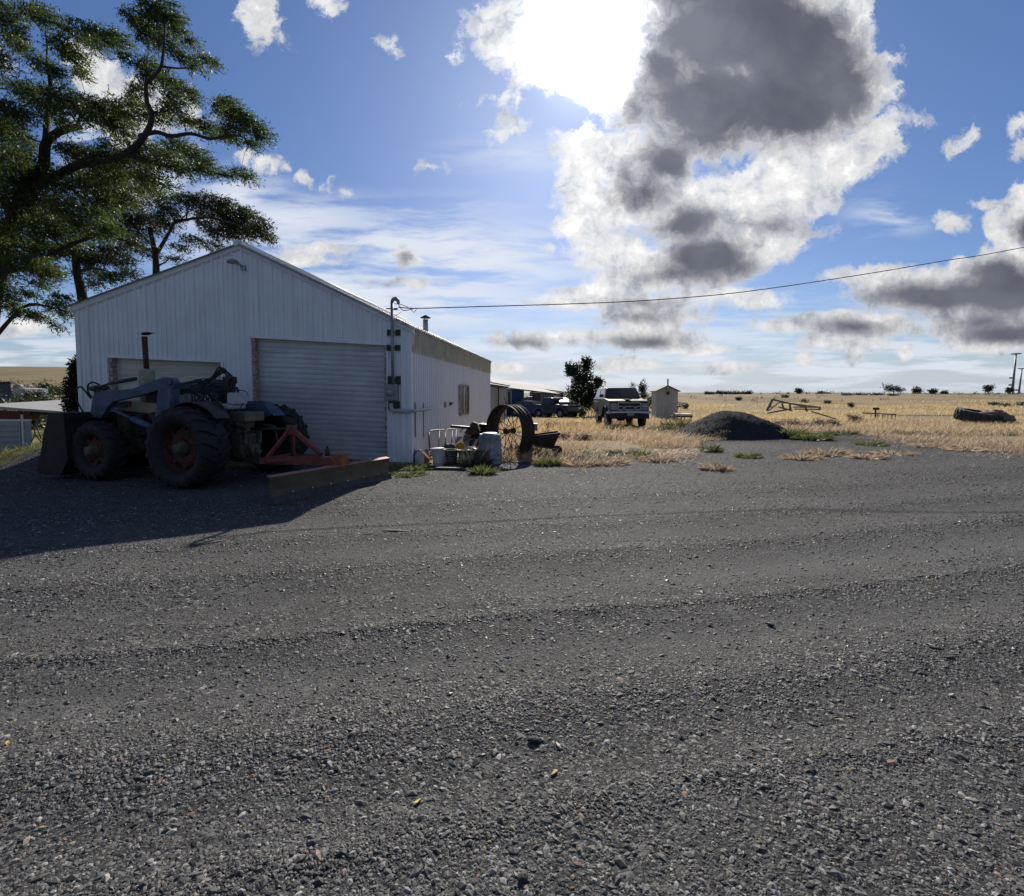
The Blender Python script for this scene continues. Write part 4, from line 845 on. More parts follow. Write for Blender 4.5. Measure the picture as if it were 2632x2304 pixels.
# cowl, steering wheel, seat, fenders, transmission
q = MB(); q.box((.92, 0, 1.40), (.36, .42, .34)); q.box((.74, .05, 1.52), (.14, .34, .18)); q.build('dash_cowl', GREYW, tr, bevel=.04)
q = MB(); R_ = Matrix.Translation((.45, .05, 1.62)) @ Matrix.Rotation(rad(-28), 4, 'Y')
q.tube([R_ @ Vector((.21*math.cos(t), .21*math.sin(t), 0)) for t in np.linspace(0, 2*math.pi, 25)], .012, 6, caps=False)
for t in (0, 2.09, 4.19): q.bar(R_ @ Vector((0,0,-.02)), R_ @ Vector((.2*math.cos(t), .2*math.sin(t), 0)), .015, .01)
q.tube([R_ @ Vector((0,0,-.02)), R_ @ Vector((0,0,-.3))], .02, 8); q.build('steering_wheel', mat('dusty_wheel', (.16,.13,.08), .6), tr)
q = MB(); q.box((-.02, 0, 1.36), (.42, .44, .10)); q.box((-.24, 0, 1.50), (.07, .42, .22)); q.build('seat', GREYW, tr, bevel=.04)
for s_ in (1, -1):
    q = MB(); n_ = 9
    for i in range(n_):
        a0, a1 = rad(35 + 105 * i / n_), rad(35 + 105 * (i + 1) / n_); R1, R2 = .76, .775
        q.hexa([Vector((R1*math.cos(a0), s_*.50, .68+R1*math.sin(a0))), Vector((R1*math.cos(a1), s_*.50, .68+R1*math.sin(a1))), Vector((R1*math.cos(a1), s_*.80, .68+R1*math.sin(a1))), Vector((R1*math.cos(a0), s_*.80, .68+R1*math.sin(a0))),
                Vector((R2*math.cos(a0), s_*.50, .68+R2*math.sin(a0))), Vector((R2*math.cos(a1), s_*.50, .68+R2*math.sin(a1))), Vector((R2*math.cos(a1), s_*.80, .68+R2*math.sin(a1))), Vector((R2*math.cos(a0), s_*.80, .68+R2*math.sin(a0)))])
    q.prism([(.45,1.28),(.30,1.44),(-.36,1.46),(-.55,1.2),(-.30,1.1),(.3,1.1)], lambda p, z, t: Vector((p, t, z)), s_*.48, s_*.50)
    q.build('fender', BLUE if s_ < 0 else STEEL, tr)
q = MB(); q.box((-.05, 0, .80), (.75, .40, .66)); q.box((-.42, 0, .62), (.20, .46, .5)); q.lathe([(.13, 0), (.13, .10), (.07, .12), (.05, .2)], 14, Matrix.Translation((-.52, 0, .55)) @ Matrix.Rotation(rad(-90), 4, 'Y'))
for yy_ in (-.17, .17): q.box((-.54, yy_, .82), (.10, .06, .26))
for k in range(7): q.box((-.535, random.uniform(-.2, .2), random.uniform(.4, .9)), (.05, .06, .06))
q.build('transmission', OLIVE, tr, bevel=.015)
q = MB(); q.box((-.45, .0, 1.18), (.34, .46, .17)); q.build('tool_box', mat('grey_brown_tin', (.15,.13,.10), .6, .3), tr, bevel=.01)
for s_ in (-1, 1):
    q = MB(); q.tube([(-.35, s_*.22, 1.02), (-.75, s_*.30, .98), (-.80, s_*.31, .92)], .035, 8); q.build('lift_arm', STEEL, tr)
    q = MB(); q.bar((-.30, s_*.28, .45), (-1.12, s_*.38, .42), .03, .07); q.build('lower_link', STEEL, tr)
    q = MB(); q.tube([(-.78, s_*.31, .94), (-.85, s_*.34, .45)], .022, 8); q.build('lift_rod', STEEL, tr)
q = MB(); q.tube([(-.50, 0, .95), (-1.40, 0, .97)], .025, 8); q.build('top_link', STEEL, tr)

# rear grader blade
gb = thing('grader_blade', 'red three-point grader blade hitched behind the tractor with its long board angled on the gravel', 'grader blade', (-2.86, 8.28, 0.0))
LT = Matrix.Translation((-5.24, 9.31, 0)) @ Matrix.Rotation(rad(163), 4, 'Z')
def tl(*p): return LT @ Vector(p)
q = MB(); q.bar(tl(-1.12,.40,.44), tl(-1.12,-.40,.44), .10, .10)
for s_ in (1, -1): q.bar(tl(-1.17, s_*.33, .48), tl(-1.42, s_*.03, .98), .085, .035, up=(1, 0, 0))
q.bar(tl(-1.42, 0, .98), tl(-2.02, 0, .54), .085, .06)
for s_ in (1, -1): q.bar(tl(-1.12, s_*.34, .44), tl(-2.0, 0.03*s_, .50), .05, .07)
q.box(tl(-1.42, 0, .96), (.14, .12, .16)); q.build('hitch_frame', RUSTR, gb, True)
q = MB(); q.bar(tl(-1.0, .14, .42), tl(-2.40, .14, .45), .11, .13); q.build('main_beam', RUSTR, gb, True)
q = MB(); q.box(tl(-2.50, .14, .47), (.20, .20, .22), Matrix.Rotation(rad(163), 3, 'Z')); q.lathe([(.17, 0), (.17, .03)], 20, Matrix.Translation(tl(-2.42, .16, .35))); q.build('swivel_head', mat('rusty_orange', (.34,.11,.04), .75, 0, .25, 12, col2=(.2,.05,.03)), gb, True)
q = MB(); q.lathe([(.05, 0), (.045, .05), (.018, .17)], 10, Matrix.Translation(tl(-2.15, .0, .52))); q.build('lock_pin', RUST, gb, True)
q = MB(); q.tube([tl(-2.42, .16, .40), tl(-2.42, .16, .22)], .06, 12); q.bar(tl(-2.42, .16, .25), Vector((-2.86, 8.28, .24)) - Vector((.10, -.05, 0)), .10, .08); q.build('blade_post', RUSTR, gb, True)
bA, bB = Vector((-3.43, 7.14, 0)), Vector((-2.29, 9.42, 0)); be = (bB - bA).normalized(); bn_ = Vector((be.y, -be.x, 0)); bl = (bB - bA).length
def BB(s, o, z): return bA + be * s + bn_ * o + Vector((0, 0, z - .0))
prof = [(.035,.0),(.0,.10),(-.025,.20),(-.02,.30),(.0,.385),(-.085,.405),(-.09,.39),(-.02,.372),(-.035,.30),(-.04,.20),(-.015,.10),(.022,.0)]
q = MB()
m_ = 24
for i in range(m_):
    s0_, s1_ = bl*i/m_, bl*(i+1)/m_
    for (o0, z0_), (o1, z1_) in zip(prof, prof[1:] + prof[:1]): q.add([BB(s0_, o0, z0_), BB(s1_, o0, z0_), BB(s1_, o1, z1_), BB(s0_, o1, z1_)], [(0, 1, 2, 3)])
for s_ in (0, bl): q.add([BB(s_, o, z) for o, z in prof], [tuple(range(12))[::-1] if s_ == 0 else tuple(range(12))])
mbd = q.build('moldboard', mat('brown_olive_board', (.115,.098,.062), .7, .1, .25, 3, col2=(.15,.07,.05), thr=(.5, .7), bump=.2), gb, True)
q = MB(); q.hexa([BB(0, -.088, .4075), BB(bl, -.088, .4075), BB(bl, .004, .388), BB(0, .004, .388), BB(0, -.088, .4135), BB(bl, -.088, .4135), BB(bl, .006, .394), BB(0, .006, .394)]); q.build('top_flange', mat('faded_red_edge', (.42,.20,.17), .6, .1, .2, 9, col2=(.25,.10,.08)), mbd, True)
q = MB(); q.hexa([BB(0, .036, .0), BB(bl, .036, .0), BB(bl, .048, .0), BB(0, .048, .0), BB(0, .005, .11), BB(bl, .005, .11), BB(bl, .016, .11), BB(0, .016, .11)]); q.build('cutting_edge', STEEL, mbd, True)
for s_ in np.linspace(.35, bl - .35, 6): q = MB(); q.lathe([(.016, 0), (.012, .008)], 8, Matrix.Translation(BB(s_, .015, .135)) @ bn_.to_track_quat('Z', 'Y').to_matrix().to_4x4()); q.build('bolt', CHROME, mbd, True)

# ------------------------------------------------------------------ things leaning along the side wall
def onG(px, py): p = G(px, py); p.z = tz(p.x, p.y); return p
def bucket(name, px, py, r0, r1, h, m, label, cat, fill=None, grp=None, rib=True):
    p = onG(px, py); t = thing(name, label, cat, tuple(p), random.uniform(0, 6), grp)
    q = MB(); pr = [(r0*.97, 0), (r0, .01)]
    for k in range(1, 5): z = h * k / 5; r_ = r0 + (r1 - r0) * k / 5; pr += [(r_, z - .008), (r_ + (.006 if rib else 0), z), (r_, z + .008)]
    pr += [(r1, h - .03), (r1 + .012, h - .025), (r1 + .012, h), (r1 - .008, h), (r1 - .012, h - .03), (r0 - .01, .02), (.001, .02)]
    q.lathe(pr, 28); q.build('body', m, t)
    q = MB(); q.tube([Vector(((r1+.015)*math.cos(a_), .01, h - .03 - abs(math.sin(a_))*.10*1.2)) if False else Vector(((r1+.012)*math.cos(a_), -(r1+.02)*math.sin(a_)*.75, h - .03 - math.sin(a_)*.10)) for a_ in np.linspace(0, math.pi, 12)], .004, 5); q.build('handle', STEEL, t)
    return t, p
PLW = mat('dirty_white_plastic', (.55,.56,.56), .55, 0, .12, 9, col2=(.36,.34,.30), thr=(.55, .75))
t_, p_ = bucket('bucket', 1127, 1197, .118, .148, .37, PLW, 'dirty white plastic bucket at the left of the junk row by the garage', 'bucket')
q = MB(); q.lathe([(.155, .372), (.155, .392), (.001, .396)], 24, Matrix.Rotation(rad(4), 4, 'Y')); q.build('lid', mat('pale_lid', (.62,.62,.63), .6), t_)
CANM = mat('grimy_tin_can', (.15,.155,.14), .55, .3, .2, 8, col2=(.06,.05,.04), thr=(.48, .62), bump=.2)
bucket('metal_pail', 1158, 1193, .15, .165, .33, CANM, 'grimy metal pail beside the white plastic bucket', 'pail', grp='old metal pails of scrap')
bucket('metal_pail', 1197, 1192, .15, .160, .31, CANM, 'grimy metal pail under the yellow rags', 'pail', grp='old metal pails of scrap')
bucket('metal_pail', 1222, 1196, .155, .17, .34, CANM, 'grimy metal pail just left of the galvanised barrel', 'pail', grp='old metal pails of scrap')
# galvanised can standing upside down
p = onG(1259, 1192); t = thing('trash_can', 'galvanised ribbed trash can standing upside down in front of the spoked wheel', 'trash can', tuple(p)); q = MB()
n_ = 72; prr = [(.285,0),(.292,.015),(.285,.03),(.278,.10),(.282,.115),(.277,.13),(.268,.22),(.272,.235),(.266,.25),(.245,.60),(.25,.62),(.243,.66),(.232,.68),(.2,.672),(.001,.685)]
vs = []
for i, (r_, z) in enumerate(prr):
    for k in range(n_):
        a_ = 2*math.pi*k/n_; rr_ = r_ + (.004*math.cos(a_*24) if .12 < z < .62 else 0); vs.append((rr_*math.cos(a_), rr_*math.sin(a_), z))
q.add(vs, [(i*n_+k, i*n_+(k+1)%n_, (i+1)*n_+(k+1)%n_, (i+1)*n_+k) for i in range(len(prr)-1) for k in range(n_)], True)
q.build('body', mat('blue_grey_galvanised', (.23,.27,.33), .42, .55, .12, 5, col2=(.14,.15,.17), thr=(.55, .75), streak=((.12,.13,.15), (14, 14, .5), .5)), t)
q = MB(); q.lathe([(.20,.69),(.16,.705),(.08,.713),(.001,.715)], 32); q.build('base_dish', GALV, t)
for s_ in (-1, 1): q = MB(); q.tube([(s_*.262, -.07, .32), (s_*.30, -.05, .31), (s_*.30, .05, .31), (s_*.262, .07, .32)], .007, 6); q.build('handle', STEEL, t)
# jugs
JB = mat('blue_plastic', (.02,.07,.22), .4, 0, .15, 8); JW = mat('clear_white_plastic', (.58,.60,.62), .45, 0, .1, 8, trans=.2)
for px, py, m_, lab, s_ in ((1063, 1188, JB, 'blue plastic jug against the garage corner', 1.15), (1079, 1192, JW, 'milky white plastic jug beside the blue jug', 1.1), (1097, 1186, JW, 'milky plastic jug half hidden behind the rusty scrap', .8)):
    p = onG(px, py); t = thing('plastic_jug', lab, 'jug', tuple(p), .4, 'plastic jugs at the garage corner'); q = MB(); h = .26*s_
    q.lathe([(.085*s_,0),(.092*s_,.01),(.092*s_,h*.6),(.07*s_,h*.82),(.03*s_,h*.95),(.03*s_,h)], 20); q.build('body', m_, t)
    q = MB(); q.lathe([(.034*s_,h),(.034*s_,h+.03),(.001,h+.03)], 14); q.build('cap', JB if m_ == JW else JW, t)
    q = MB(); q.tube([(.05*s_,0,h*.9),(.10*s_,0,h*.85),(.10*s_,0,h*.55),(.088*s_,0,h*.5)], .012, 6); q.build('handle', m_, t)
# rusty iron bedstead leaning on the wall
def wl(px, py, off=.05):                                 # a point of the photograph on the side wall
    d = ray(px, py); nn = Vector((sd.y, -sd.x, 0)); o = Vector((0, 0, CAM_Z)); k = ((FR + nn*off) - o).dot(nn) / d.dot(nn); return o + d * k
IRON = mat('old_bed_iron', (.05,.045,.045), .6, .4, .3, 12)
b0, b1, b2, b3 = wl(1106, 1162, .36), wl(1103, 1125, .25), wl(1110, 1107, .2), wl(1172, 1103, .2)
bd = thing('bed_frame', 'rounded iron bed end leaning against the garage side wall behind the buckets', 'bed frame', tuple(b0))
q = MB(); q.tube(spline([b0 + Vector((.06,0,-.1)), b0, b1, wl(1104, 1112, .2), b2, wl(1140, 1105, .2), b3], 6), .018, 8); q.build('bow', IRON, bd, True)
for px in (1130, 1146, 1163, 1173): q = MB(); q.tube([wl(px, 1105, .2), wl(px - 3, 1155, .34)], .012, 6); q.build('upright', IRON, bd, True)
q = MB(); q.lathe([(.03,0),(.03,.03),(.001,.04)], 8, Matrix.Translation(wl(1145, 1103, .2))); q.build('knob', IRON, bd, True)
def junk(name, label, cat, px, py, Y, m, f, group=None):
    p = P(px, py, Y); q = MB(); f(q, p); o = q.build(name, m); tag(o, label, cat, group); return o
def off(o, v): return o
WOODG = mat('grey_old_wood', (.26,.22,.18), .85, 0, .25, 10, col2=(.12,.09,.07), thr=(.5, .7), bump=.3)
TAN = mat('brown_canvas', (.20,.13,.09), .85, 0, .25, 10, bump=.4)
one(MB().bar(P(1158,1096,12.7), P(1208,1100,12.9), .07, .07), 'iron_bar', mat('shiny_black_bar', (.03,.03,.04), .3, .6), 'short thick black bar lying level on top of the scrap by the wall', 'bar', bevel=.02)
q = MB(); q.prism([(0,0),(.22,.30),(.34,.26),(.42,.05),(.30,-.05)], lambda a_, z, t: P(1192, 1110, 12.9) + Vector((a_, t, z - .05)), 0, .35); one(q, 'steel_bracket', RUST, 'angular rusty steel casting standing between the bar and the curved fender', 'machine part', bevel=.015)
# curved fender / half drum behind
q = MB(); c_p = P(1238, 1118, 13.6); nq = 14
for i in range(nq):
    a0, a1 = math.pi*i/nq, math.pi*(i+1)/nq; R1, R2 = .36, .385
    q.hexa([c_p + Vector((R1*math.cos(a0), -.25, R1*math.sin(a0)*.8)), c_p + Vector((R1*math.cos(a1), -.25, R1*math.sin(a1)*.8)), c_p + Vector((R1*math.cos(a1), .25, R1*math.sin(a1)*.8)), c_p + Vector((R1*math.cos(a0), .25, R1*math.sin(a0)*.8)),
            c_p + Vector((R2*math.cos(a0), -.25, R2*math.sin(a0)*.8)), c_p + Vector((R2*math.cos(a1), -.25, R2*math.sin(a1)*.8)), c_p + Vector((R2*math.cos(a1), .25, R2*math.sin(a1)*.8)), c_p + Vector((R2*math.cos(a0), .25, R2*math.sin(a0)*.8))])
q.box(c_p + Vector((0, .2, .1)), (.62, .05, .34)); q.box(c_p + Vector((0, 0, -.15)), (.9, .55, .28)); q.box(c_p + Vector((-.3, 0, -.40)), (.12, .4, .35)); q.box(c_p + Vector((.3, 0, -.40)), (.12, .4, .35))
one(q, 'half_drum', mat('dark_oily_steel', (.035,.035,.035), .5, .4, .3, 8), 'dark half-round steel drum on a frame left of the spoked wheel', 'drum')
# scrap draped over the pails
def slab(name, label, cat, a_, b_, w, h, m, grp=None): return one(MB().bar(a_, b_, w, h), name, m, label, cat, grp, bevel=.008)
slab('board', 'brown board sloping over the scrap behind the yellow rags', 'board', P(1160,1152,12.4), P(1205,1118,12.8), .22, .03, TAN)
slab('board', 'grey plank leaning up from the pails toward the drum', 'board', P(1172,1146,12.2), P(1213,1128,12.5), .07, .03, WOODG)
slab('metal_strip', 'thin pale metal strip propped beside the brown board', 'metal strip', P(1182,1112,12.7), P(1192,1098,12.9), .05, .01, GALV)
q = MB()
for i in range(9):
    a_ = P(1195 + i*3.2, 1150 + (i % 3)*2, 12.0); d_ = Vector((random.uniform(.1, .28), random.uniform(-.1, .1), random.uniform(-.02, .05))); q.bar(a_ - d_*.5, a_ + d_*.6, .03, .008)
one(q, 'scrap_strips', mat('bright_scrap', (.6,.6,.6), .35, .7), 'heap of bright thin metal strips lying across the right pails', 'scrap metal')
q = MB()
for i in range(6):
    a_ = P(1148 + i*5, 1154 + (i % 2)*1.5, 12.0); d_ = Vector((random.uniform(.08, .2), .02, random.uniform(-.02, .03))); q.bar(a_ - d_*.5, a_ + d_*.6, .025, .008)
one(q, 'scrap_strips', mat('bright_scrap', (.6,.6,.6), .35, .7), 'small heap of bright metal strips on the pail next to the white bucket', 'scrap metal')
slab('iron_pipe', 'long rusty pipe slanting over the scrap toward the half drum', 'pipe', P(1150,1160,12.3), P(1222,1112,13.0), .035, .035, RUST)
slab('iron_pipe', 'thin dark pipe lying level above the right pails', 'pipe', P(1195,1132,12.6), P(1248,1128,13.0), .03, .03, STEEL)
slab('angle_iron', 'rusty angle iron crossing behind the trash can', 'angle iron', P(1210,1140,12.7), P(1262,1112,13.2), .06, .02, RUST)
slab('scrap_sheet', 'small dented grey metal panel leaning behind the metal pails', 'metal panel', P(1186,1148,12.5), P(1192,1122,12.8), .34, .02, GALV)
slab('scrap_sheet', 'dark square metal panel behind the yellow rags', 'metal panel', P(1206,1152,12.5), P(1212,1126,12.8), .30, .02, STEEL)
slab('board', 'short pale board end sticking up left of the trash can', 'board', P(1218,1150,12.4), P(1226,1130,12.5), .08, .03, mat('pale_board', (.45,.40,.33), .8))
slab('board', 'low dark plank on the ground along the foot of the pails', 'board', G(1120,1204,.03), G(1218,1206,.03), .16, .05, DARKW)
slab('metal_sheet', 'pale torn sheet lying by the foot of the steel wheel', 'metal sheet', G(1330,1188,.03), G(1348,1184,.05), .12, .01, GALV)
def lump(name, label, cat, c, r, m, seed, amp=.35, n=12):
    q = MB(); rr = random.Random(seed); N_ = n
    for i in range(N_ + 1):
        for k in range(2*N_):
            th, ph = math.pi*i/N_, math.pi*k/N_; d_ = Vector((math.sin(th)*math.cos(ph), math.sin(th)*math.sin(ph), math.cos(th)))
            s_ = 1 + amp * noise.noise(d_*1.7 + Vector((seed, 0, 0))) + amp*.5*noise.noise(d_*4 + Vector((0, seed, 0))); q.v.append(Vector(c) + Vector((d_.x*r[0], d_.y*r[1], d_.z*r[2]))*s_)
    for i in range(N_):
        for k in range(2*N_): q.f.append((i*2*N_+k, i*2*N_+(k+1)%(2*N_), (i+1)*2*N_+(k+1)%(2*N_), (i+1)*2*N_+k)); q.sm.append(True)
    return one(q, name, m, label, cat)
lump('yellow_rags', 'bunched yellow work gloves hanging over the rim of a pail', 'rags', P(1182,1150,11.95), (.12,.08,.12), mat('mustard_cloth', (.48,.24,.02), .8, 0, .2, 20, bump=.5), 3)
lump('green_bag', 'small dark green bag on the scrap behind the white bucket', 'bag', P(1155,1149,12.3), (.16,.10,.08), mat('dark_green_cloth', (.04,.06,.03), .8, bump=.4), 5)
q = MB()
for i in range(11): a_ = onG(1101 + random.uniform(-9, 9), 1191 + random.uniform(-4, 4)); a_.z += random.uniform(.02, .26); d_ = Vector((random.uniform(-.12,.12), random.uniform(-.1,.1), random.uniform(-.05,.07))); q.bar(a_-d_, a_+d_, random.uniform(.03,.09), .02)
one(q, 'scrap_wood_heap', mat('red_brown_wood', (.26,.10,.06), .85, 0, .35, 14, col2=(.30,.22,.17), thr=(.5,.6)), 'heap of broken red-brown wood between the jugs and the white bucket', 'scrap wood')

# big spoked steel wheel
pw = G(1316, 1178); wc = Vector((pw.x - .06, 12.85, .66)); ax = Vector((-math.sin(rad(46)), -math.cos(rad(46)), 0))
WM = Matrix.Translation(wc + ax*.0) @ ax.to_track_quat('Z', 'Y').to_matrix().to_4x4()
sw = thing('spoked_wheel_relic', 'large rusty spoked steel tractor wheel standing upright by the garage wall', 'wheel', (wc.x, wc.y, 0.0))
hw = .215; q = MB(); q.lathe([(.66,-hw),(.675,-hw),(.675,-hw+.025),(.662,-hw+.03),(.662,-.07),(.678,-.065),(.678,-.04),(.662,-.035),(.662,.035),(.678,.04),(.678,.065),(.662,.07),(.662,hw-.03),(.675,hw-.025),(.675,hw),(.65,hw),(.645,.02),(.64,0),(.645,-.02),(.65,-hw)], 72, WM, closed=True)
q.build('rim', mat('blackened_iron', (.040,.026,.021), .8, .2, .35, 9, col2=(.07,.04,.03), thr=(.52,.7), bump=.4), sw, True)
q = MB(); q.lathe([(.05,-.16),(.075,-.16),(.075,-.12),(.05,-.11),(.05,.11),(.075,.12),(.075,.16),(.05,.16)], 20, WM); q.build('hub', RUST, sw, True)
for k in range(24):
    a_ = 2*math.pi*k/24; s_ = 1 if k % 2 else -1; q = MB(); q.tube([WM @ Vector((.06*math.cos(a_+.5*s_), .06*math.sin(a_+.5*s_), s_*.13)), WM @ Vector((.645*math.cos(a_), .645*math.sin(a_), s_*.03))], .0085, 6); q.build('spoke', RUST, sw, True)
# objects behind the wheel
slab('board', 'weathered board standing on end behind the top of the spoked wheel', 'board', P(1302,1050,14.2), P(1297,1022,14.2), .16, .04, WOODG)
q = MB(); a_ = P(1362,1094,13.6); q.box(a_ + Vector((.06,0,.03)), (.30,.22,.05)); q.box(a_ + Vector((.08,.02,-.07)), (.24,.2,.14)); one(q, 'small_box', mat('grey_tin_box', (.22,.22,.22), .5, .4), 'small grey tin box on a post behind the right edge of the spoked wheel', 'box', bevel=.01)
slab('post', 'short post under the grey tin box', 'post', P(1366,1104,13.6), Vector((P(1366,1104,13.6).x, 13.6, tz(.5, 13.6) - .1)), .08, .08, WOODG)
# wheelbarrow
wbp = onG(1402, 1172); WB = thing('wheelbarrow', 'rusty wheelbarrow with a deep tray standing right of the spoked wheel', 'wheelbarrow', tuple(wbp)); u_ = .0096
TRAY = mat('dark_rusty_tray', (.045,.032,.026), .7, .3, .35, 8, col2=(.10,.05,.035), thr=(.55,.7))
q = MB(); T4 = [(-.42,-.30,.52),(.36,-.33,.62),(.36,.33,.62),(-.42,.30,.52)]; B4 = [(-.30,-.20,.24),(.18,-.20,.20),(.18,.20,.20),(-.30,.20,.24)]
T4i = [(x*.96, y*.93, z) for x, y, z in T4]; B4i = [(x*.95, y*.92, z+.02) for x, y, z in B4]
q.add(T4 + B4 + T4i + B4i, [(0,4,5,1),(1,5,6,2),(2,6,7,3),(3,7,4,0),(4,7,6,5),(8,9,13,12),(9,10,14,13),(10,11,15,14),(11,8,12,15),(12,13,14,15)] + [(i, (i+1)%4, 8+(i+1)%4, 8+i) for i in range(4)]); q.build('tray', TRAY, WB)
for s_ in (-1, 1):
    q = MB(); q.tube([(-.62, s_*.30, .42), (-.2, s_*.24, .24), (.30, s_*.10, .17)], .018, 8); q.build('handle', WOODG, WB)
    q = MB(); q.tube([(-.10, s_*.20, .24), (-.18, s_*.24, .01), (-.02, s_*.24, .01), (.04, s_*.2, .22)], .013, 6); q.build('leg', STEEL, WB)
q = MB(); q.lathe([(.07,-.035),(.115,-.04),(.135,0),(.115,.04),(.07,.035)], 20, Matrix.Translation((.30, 0, .135)) @ Ym, closed=True); q.build('tyre', BLACK, WB)
q = MB(); q.lathe([(.07,-.02),(.07,.02),(.02,.03),(.001,.03)], 16, Matrix.Translation((.30, 0, .135)) @ Ym); q.build('rim', RUST, WB)
# ------------------------------------------------------------------ buildings further back
ANX = mat('pale_shed_panel', (.36,.37,.36), .6, 0, .1, 3, streak=((.22,.22,.21), (5, 5, .5), .5))
an = thing('lean_to_shed', 'low grey lean-to shed joined to the far end of the white garage', 'shed', tuple(S(SL + .1, 0)))
q = MB(); n0, n1, zt0, zt1 = SL + .12, SL + 6.9, 2.36, 2.14
corr(q, S, 6.85, -.3, 2.12, .3, .02, off=-.10); 
for v in q.v: v += sd * (SL + .12)
q.build('side_panel', ANX, an, True)
q = MB(); q.hexa([S(n0, -.3, -.18), S(n1, -.3, -.18), S(n1, -.3, -.12), S(n0, -.3, -.12), S(n0, 2.1, -.18), S(n1, 2.1, -.18), S(n1, 2.1, -.12), S(n0, 2.1, -.12)])
q.hexa([S(n1-.06, -.3, -5), S(n1, -.3, -5), S(n1, -.3, -.15), S(n1-.06, -.3, -.15), S(n1-.06, 3, -5), S(n1, 3, -5), S(n1, 2.1, -.15), S(n1-.06, 2.1, -.15)]); q.build('wall', ANX, an, True)
q = MB(); q.hexa([S(n0, 2.12, .12), S(n1+.1, 2.12, .12), S(n1+.1, 3.9, -4.2), S(n0, 3.9, -4.2), S(n0, 2.18, .12), S(n1+.1, 2.18, .12), S(n1+.1, 3.96, -4.2), S(n0, 3.96, -4.2)]); q.build('roof', mat('tin_roof', (.17,.175,.20), .8), an, True)
q = MB(); q.bar(S(n0, 2.05, .02), S(n1, 2.05, .02), .06, .10); q.build('header_beam', DARKW, an, True)
q = MB(); q.bar(S(n0 + 2.6, -.3, .02), S(n0 + 2.6, 2.02, .02), .16, .06); q.build('post', DARKW, an, True)

BW = mat('blue_siding', (.035,.10,.24), .6, 0, .08, 2); TINR = mat('tin_roof', (.17,.175,.20), .8, .0, .10, .6, streak=((.30,.30,.31), (.5, .3, 1), .7), spec=.2); PW = mat('cream_panel', (.38,.39,.40), .6, 0, .08, 1)
bh = thing('blue_house', 'long blue house with a tin roof and covered porch beyond the garage', 'house', (.2, 46, tz(.2, 46)))
def PZ(px, py, Y, z=None): p = P(px, py, Y); p.z = p.z if z is None else z; return p
a0, a1 = P(1262, 997, 45.5), P(1347, 1003.5, 48.0); gz = -.6
q = MB(); D = Vector((-.3, 6, 0)); 
def boxwall(q, A, B, zb, D): q.hexa([Vector((A.x, A.y, zb)), Vector((B.x, B.y, zb)), Vector((B.x, B.y, zb)) + D, Vector((A.x, A.y, zb)) + D, A, B, B + D, A + D])
boxwall(q, a0, a1, gz, D); q.build('wall', BW, bh, True)
q = MB(); e0, e1 = P(1262, 994.5, 45.0), P(1441, 1016, 50.0); r0, r1 = P(1250, 976, 49.5), P(1398, 1003, 54.0)
th = Vector((0, 0, .12)); q.hexa([e0, e1, r1, r0, e0 + th, e1 + th, r1 + th, r0 + th]); q.build('porch_roof', TINR, bh, True)
q = MB(); e0_, e1_ = P(1392, 1002.5, 53.6), P(1450, 1010, 55.5); r2, r3 = P(1270, 978, 56), P(1452, 1007, 61); 
q.hexa([P(1262, 984, 50), e1_, r3, P(1281, 978.5, 56), P(1262, 984, 50) + th, e1_ + th, P(1432, 996, 61) + th, P(1281, 978.5, 56) + th]); q.build('roof', TINR, bh, True)
q = MB(); A, B = P(1364, 1008, 49.2), P(1438, 1018, 51.8); boxwall(q, A, B, gz, Vector((0, 3, 0))); q.build('porch_wall', PW, bh, True)
q = MB(); A2, B2 = P(1368, 1003, 52.8), P(1448, 1010, 55.2); boxwall(q, A2, B2, gz, Vector((0, 5, 0))); q.build('wall', DARKW, bh, True)
for pa, pb in ((1391, 1406), (1410.5, 1419), (1422, 1435)):
    q = MB(); A3 = P(pa, 1021, 49.9); B3 = P(pb, 1022.5, 50.9); q.hexa([A3 - Vector((0,0,.55)), B3 - Vector((0,0,.55)), B3 - Vector((0,-.05,.55)), A3 - Vector((0,-.05,.55)), A3, B3, B3 + Vector((0,.05,0)), A3 + Vector((0,.05,0))])
    q.build('window', mat('porch_screen', (.28,.31,.33), .3, spec=.6) if pa != 1410.5 else mat('cream_door', (.55,.53,.45), .5), bh, True)
for px in (1391, 1408.5, 1420.5, 1436.5):
    q = MB(); A3 = P(px, 1017, 49.9 + (px-1391)/45); q.bar(A3, Vector((A3.x, A3.y, gz)), .10, .10); q.build('porch_post', DARKW if 1400 < px < 1430 else PW, bh, True)
q = MB(); A3 = P(1309, 1006, 45.9); q.box(A3 - Vector((0,.02,.55)), (.30, .06, 1.0)); q.build('window', GLASS, bh, True)
q = MB(); 
for dx in (-.17, .17): q.bar(A3 + Vector((dx,-.05,-1.1)), A3 + Vector((dx,-.05,0)), .05, .04)
q.bar(A3 + Vector((-.19,-.05,.0)), A3 + Vector((.19,-.05,.0)), .05, .04); q.build('window_frame', TRIM, bh, True)
